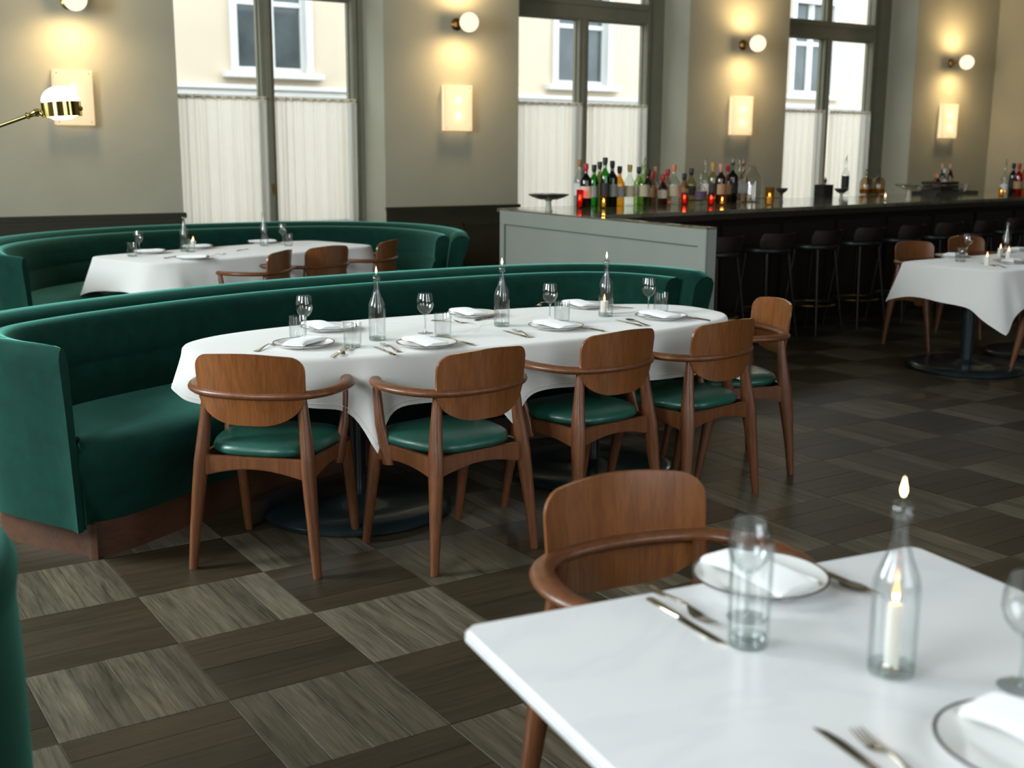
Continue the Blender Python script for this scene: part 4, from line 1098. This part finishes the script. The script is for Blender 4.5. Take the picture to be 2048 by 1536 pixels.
def barpt(X, Y, crop=7):
    s, ox = (3.531, 1020) if crop == 7 else (4.031, 1540)
    return P(ox+X/s, 280+Y/s, BZ)
# glass jug
x, y = barpt(1703, 436); t = thing('glass_jug', 'big empty clear glass jug with short neck at the end of the bottle row', 'jug', (x, y, BZ+.0005))
J = 1.42
link('jug_glass', MB().lathe([(q*J, zz*1.12) for q, zz in [(0, .003), (.06, 0), (.066, .008), (.066, .17), (.058, .205), (.03, .25), (.026, .275), (.032, .285), (.030, .287), (.024, .275), (.028, .25), (.056, .2), (.063, .17), (.063, .012), (0, .01)]], 32).mesh('jug_glass', m_glass), t)
link('jug_base', MB().lathe([(0, .004), (.058*J, .004), (.063*J, .012), (0, .012)], 28).mesh('jug_base', m_thick), t)
# votives
m_votive = {'red': glass('votive_red', (.9, .22, .10), (.5, .05, .02), refl=1), 'gold': glass('votive_gold', (.9, .75, .4), (.5, .35, .1), refl=1.2)}
def votive(X, Y, h, r, label, col, crop=7):
    x, y = barpt(X, Y, crop); t = thing('votive_candle', label, 'candle', (x, y, BZ+.0005), 0, 'votive candles on the bar')
    if col: link('glass_cup', MB().lathe([(0, .002), (r*.9, 0), (r, .005), (r, h), (r*.94, h), (r*.93, .01), (0, .01)], 24).mesh('glass_cup', m_votive[col]), t)
    link('wax', MB().lathe([(0, .012), (r*.6, .012), (r*.6, h*.45), (0, h*.45)], 16).mesh('votive_wax', m_wax), t)
    flame(t, h*.45)
    l = bpy.data.lights.new('candle_light', 'POINT'); l.energy = .35; l.color = (1, .5, .2); l.shadow_soft_size = .01
    lo = bpy.data.objects.new('candle_light', l); C.objects.link(lo); lo.parent = t; lo.location = (0, 0, h*.45+.02)
votive(493, 482, .145, .028, 'tall red glass votive at the left end of the bottle row', 'red')
votive(660, 484, .10, .022, 'lit votive in front of the tallest green bottle', 'gold')
votive(1231, 456, .10, .027, 'red glass votive in front of the squat amber bottle', 'red')
votive(1420, 462, .105, .026, 'red glass votive in front of the red-brown bottle', 'red')
votive(1497, 460, .075, .022, 'small lit votive between the red votive and the black bottle', 'gold')
votive(1830, 458, .15, .038, 'gold glass votive standing alone right of the glass jug', 'gold')
votive(928, 488, .075, .020, 'small lit votive in front of the amber glass jugs', None, 8)
votive(1862, 452, .09, .024, 'lit votive at the right end of the bar', 'gold', 8)
# footed dishes
def footed(X, Y, label, r, h, foot, dishm, footm, crop=7, low=False):
    x, y = barpt(X, Y, crop); t = thing('footed_dish', label, 'dish', (x, y, BZ+.0005), 0, 'footed dishes on the bar')
    link('foot', MB().lathe([(0, 0), (foot, 0), (foot, .006), (foot*.72, .02), (foot*.66, h-.045), (foot*1.1, h-.03), (0, h-.03)], 28).mesh('foot', footm), t)
    link('dish', MB().lathe([(0, h-.034), (r*.45, h-.030), (r*.8, h-.012), (r*.99, h+.004), (r, h+.008), (r*.97, h+.010), (r*.75, h-.002), (0, h-.012)], 40).mesh('dish', dishm), t)
    return x, y, t
m_slate = mat('dark_bronze_dish', (.035, .032, .02), .4, noise=.2, coat=.2); m_stonef = mat('pale_stone_foot', (.42, .40, .31), .6, noise=.08)
x, y, t = footed(272, 503, 'wide dark dish on a pale stone foot at the near end of the bar', .155, .118, .030, m_slate, m_stonef)
rows = []
b = MB(); rg2 = random.Random(3)
for k in range(9):
    a = k*.7; b.tube([(.02*math.cos(a), .02*math.sin(a), .112), (.08*math.cos(a), .08*math.sin(a), .125+.006*rg2.random()), (.13*math.cos(a), .13*math.sin(a), .130)], [(.012, .003), (.026, .003), (.004, .001)], 6, flat=(1, 1, (0, 0, 1)))
link('dark_leaves', b.mesh('dark_leaves', m_slate), t)
footed(1915, 440, 'small dark footed dish right of the gold votive', .055, .115, .018, m_slate, m_slate)
footed(572, 482, 'small dark dish on a stone stem in front of the far window', .068, .095, .022, m_slate, m_stonef, 8)
footed(1118, 484, 'clear glass cake stand on a pale foot in front of the last pier', .135, .13, .033, m_glass, m_stonef, 8)
link('glass_lip', MB().lathe([(.13, .128), (.134, .150), (.131, .150), (.127, .130)], 36).mesh('glass_lip', m_thick), bpy.data.objects[[o.name for o in C.objects if o.name.startswith('footed_dish')][-1]])
# black caddy with a small star-shaped pick holder
x, y = barpt(430, 462, 8)
t = thing('bar_caddy', 'square black bar caddy holding a small spiky ornament in front of the far curtains', 'caddy', (x, y, BZ+.0005), bang)
b = MB(); b.bx(-.075, .075, -.06, .06, 0, .006)
for q in ((-.075, -.069, -.06, .06), (.069, .075, -.06, .06), (-.069, .069, -.06, -.054), (-.069, .069, .054, .06)): b.bx(q[0], q[1], q[2], q[3], .006, .125)
b.bx(-.003, .003, -.054, .054, .006, .11)
link('box', b.mesh('caddy_box', mat('black_caddy', (.01, .011, .01), .4, noise=.1), bevel=.002), t)
b = MB(); b.tube([(.02, 0, .006), (.02, 0, .16)], .006, 8)
for k in range(5): a = PI/2+k*2*PI/5; b.tube([(.02, 0, .165), (.02+.035*math.cos(a), 0, .165+.035*math.sin(a))], [.009, .002], 8)
link('spiky_ornament', b.mesh('spiky_ornament', mat('dark_iron_ornament', (.015, .015, .012), .4, noise=.1)), t)
bar_bottle(600, 440, .34, .032, 'tall clear bottle with black label standing behind the small stone-stemmed dish', 'clear', 'black', 'chrome', 'round', (.2, .6), None, 8)
# amber jugs with ring handles
for X, Y, lab in ((770, 434, 'amber-tinted glass jug with ring handle, left of the pair in front of the far reveal'), (870, 432, 'amber-tinted glass jug with ring handle, right of the pair in front of the far reveal')):
    x, y = barpt(X, Y, 8); t = thing('ring_handled_jug', lab, 'jug', (x, y, BZ+.0005), .3, 'ring-handled jugs on the bar')
    link('jug_glass', MB().lathe([(0, .003), (.062, 0), (.068, .01), (.068, .13), (.05, .165), (.022, .18), (.02, .20), (.026, .206)], 28).mesh('ring_jug_glass', glass('pale_amber_glass', (.86, .72, .48), (.42, .3, .12), refl=2)), t)
    link('ring_handle', MB().tube([(.033*math.cos(2*PI*k/20), 0, .225+.033*math.sin(2*PI*k/20)) for k in range(20)], .006, 8, close=True).mesh('ring_handle', glass('ring_glass', (.8, .62, .35), (.35, .22, .08), refl=2)), t)
    link('spirit', MB().lathe([(0, .008), (.062, .008), (.064, .05), (0, .05)], 24).mesh('spirit', gl_c['amber']), t)
# black tray with ice crate, bottles and glass bowl
x, y = barpt(1500, 436, 8)
t = thing('serving_tray', 'long low black tray at the back of the bar before the corner', 'tray', (x, y+.15, BZ+.0005), bang)
b = MB(); b.bx(-.42, .42, -.16, .16, 0, .008)
for q in ((-.42, .42, -.16, -.15), (-.42, .42, .15, .16), (-.42, -.41, -.15, .15), (.41, .42, -.15, .15)): b.bx(q[0], q[1], q[2], q[3], .008, .028)
link('tray_body', b.mesh('tray_body', m_iron, bevel=.002), t)
tx, ty = x, y+.15; ca, sa = math.cos(bang), math.sin(bang)
def tp(u, v): return (tx+u*ca-v*sa, ty+u*sa+v*ca)
q = tp(-.10, 0); t = thing('bottle_crate', 'dark slatted crate full of bottles on the black tray', 'crate', (q[0], q[1], BZ+.009), bang)
b = MB(); b.bx(-.17, .17, -.11, .11, 0, .008)
link('floor_board', b.mesh('crate_floor', m_barwood, bevel=.001), t)
for zz in (.012, .052, .092):
    for m2 in (MB().bx(-.17, .17, -.118, -.11, zz, zz+.032), MB().bx(-.17, .17, .11, .118, zz, zz+.032), MB().bx(-.178, -.17, -.118, .118, zz, zz+.032), MB().bx(.17, .178, -.118, .118, zz, zz+.032)):
        link('slat', m2.mesh('slat', m_barwood, bevel=.001), t)
def tray_bottle(u, v, h, r, label, g, lab, cap, z0=.018):
    q = tp(u, v); t = thing('bottle', label, 'bottle', (q[0], q[1], BZ+z0), 0, 'bottles on the black tray')
    nr = min(.013, r*.42); link('bottle_glass', MB().lathe(bottle_profile(r, h, h*.55, nr), 20).mesh('bottle_glass', gl_c[g]), t)
    link('paper_label', MB().lathe([(r+.0006, h*.22), (r+.0012, h*.22), (r+.0012, h*.5), (r+.0006, h*.5)], 20).mesh('paper_label', lab_m[lab]), t)
    link('cap', MB().lathe([(0, h+.004), (nr*1.3, h+.004), (nr*1.42, h), (nr*1.42, h-.04), (nr, h-.045)], 14).mesh('cap', cap_m[cap]), t)
tray_bottle(-.22, -.04, .20, .033, 'short red-brown bottle at the left of the crate', 'brown', 'tan', 'orange'); tray_bottle(-.15, .03, .20, .03, 'short amber bottle second in the crate', 'amber', 'cream', 'wood')
tray_bottle(-.09, -.04, .25, .03, 'clear bottle with bright cap in the middle of the crate', 'clear', 'white', 'chrome'); tray_bottle(-.02, .03, .30, .03, 'green bottle with pink cap in the crate', 'green', 'grey', 'pink'); tray_bottle(.04, -.03, .30, .031, 'brown bottle with pink cap at the right of the crate', 'brown', 'tan', 'pink')
for u, v, lab in ((.13, .08, 'small clear bar glass left behind the glass bowl'), (.17, .10, 'small clear bar glass right behind the glass bowl')):
    q = tp(u, v); tumbler(q[0], q[1], BZ+.009, lab, 'glasses on the black tray', (.7, .7, 1.7))
q = tp(.27, -.02); t = thing('glass_bowl', 'clear glass bowl on the black tray at the right', 'bowl', (q[0], q[1], BZ+.009))
link('bowl_glass', MB().lathe([(0, .003), (.05, 0), (.055, .006), (.09, .05), (.098, .10), (.095, .10), (.086, .05), (.05, .012), (0, .012)], 32).mesh('bowl_glass', m_glass), t)
link('ice', MB().box((.02, 0, .035), (.03, .03, .03)).box((-.025, .02, .03), (.03, .028, .03), Matrix.Rotation(.4, 4, 'Z')).box((0, -.035, .032), (.028, .03, .03)).mesh('ice_cubes', m_thick, bevel=.004), t)
bar_bottle(1880, 452, .31, .030, 'clear bottle left of the dark one at the right end of the bar', 'clear', 'white', 'chrome', 'round', (.2, .4), None, 8)
bar_bottle(1945, 446, .31, .031, 'dark bottle behind the votive at the right end of the bar', 'dark', 'black', 'black', 'bordeaux', (.25, .55), None, 8)
bar_bottle(1990, 450, .31, .036, 'red glass bottle at the right picture edge on the bar', 'red', 'tan', 'red', 'bordeaux', (.25, .5), None, 8)
bar_bottle(2035, 446, .32, .036, 'amber bottle cut by the right picture edge on the bar', 'amber', 'cream', 'gold', 'bordeaux', (.25, .5), None, 8)

# ================================================================ brass reading lamp arching in from the left
LZ = 4.0
def ray(px, py, dep): return CAM+(FW+RT*((px-1024)/FPX)-UP*((py-768)/FPX))*dep
hc = ray(123, 217, LZ)
t = thing('floor_lamp', 'brass floor lamp head with glowing dome on a thin arm, reaching in from the left', 'floor lamp', (hc.x-.75, hc.y+.35, 0))
O_ = Vector(t.location); lc = hc-O_
pole = Vector((0, 0, 1.35))
link('foot', MB().lathe([(0, 0), (.15, 0), (.152, .008), (.12, .02), (.02, .03), (0, .03)], 36).mesh('lamp_foot', m_brassl), t)
link('pole', MB().tube([(0, 0, .02), (0, 0, 1.35)], .011, 12).mesh('pole', m_brassl), t)
e1 = ray(80, 223, LZ)-O_; e0 = ray(-2, 252, LZ)-O_
link('arm', MB().tube([pole, pole+(e0-pole)*.5+Vector((0, 0, .03)), e0, e0+(e1-e0)*.55, e1-(e1-e0)*.32], .0068, 12).mesh('lamp_arm', m_brassl), t)
jd = (e1-e0).normalized()
link('joint', MB().tube([e1-(e1-e0)*.34, e1-(e1-e0)*.30, e1-(e1-e0)*.28, e1-(e1-e0)*.16, e1-(e1-e0)*.10, e1], [.008, .013, .0085, .0085, .014, .011], 14).mesh('joint', m_brassl), t)
tilt = Matrix.Translation(lc)@Matrix.Rotation(math.radians(-4), 4, FW)
rd = .064
pr = [(0, -.040), (.03, -.037), (.050, -.026), (.0595, -.010), (.0605, .012), (.0605, .03)]
for k in range(9): a = PI/2*k/8; pr.append((rd*math.cos(a), .025+.052*math.sin(a)))
link('glass_dome', MB().lathe(pr, 36, tilt).mesh('glass_dome', emit('lamp_glow', (1, .93, .84), 2.6)), t)
link('brass_band', MB().lathe([(.0625, -.027), (.0655, -.027), (.0655, .020), (.0625, .020)], 40, tilt).mesh('brass_band', m_brassl, sharp=30), t)
sk = jd*.066
link('pivot', MB().tube([e1-jd*.004, lc-jd*.062+Vector((0, 0, -.004))], [.009, .007], 12).mesh('pivot', m_brassl), t)
link('knob', MB().tube([lc+RT*.062, lc+RT*.072], [.010, .006], 12).mesh('knob', m_brassl), t)
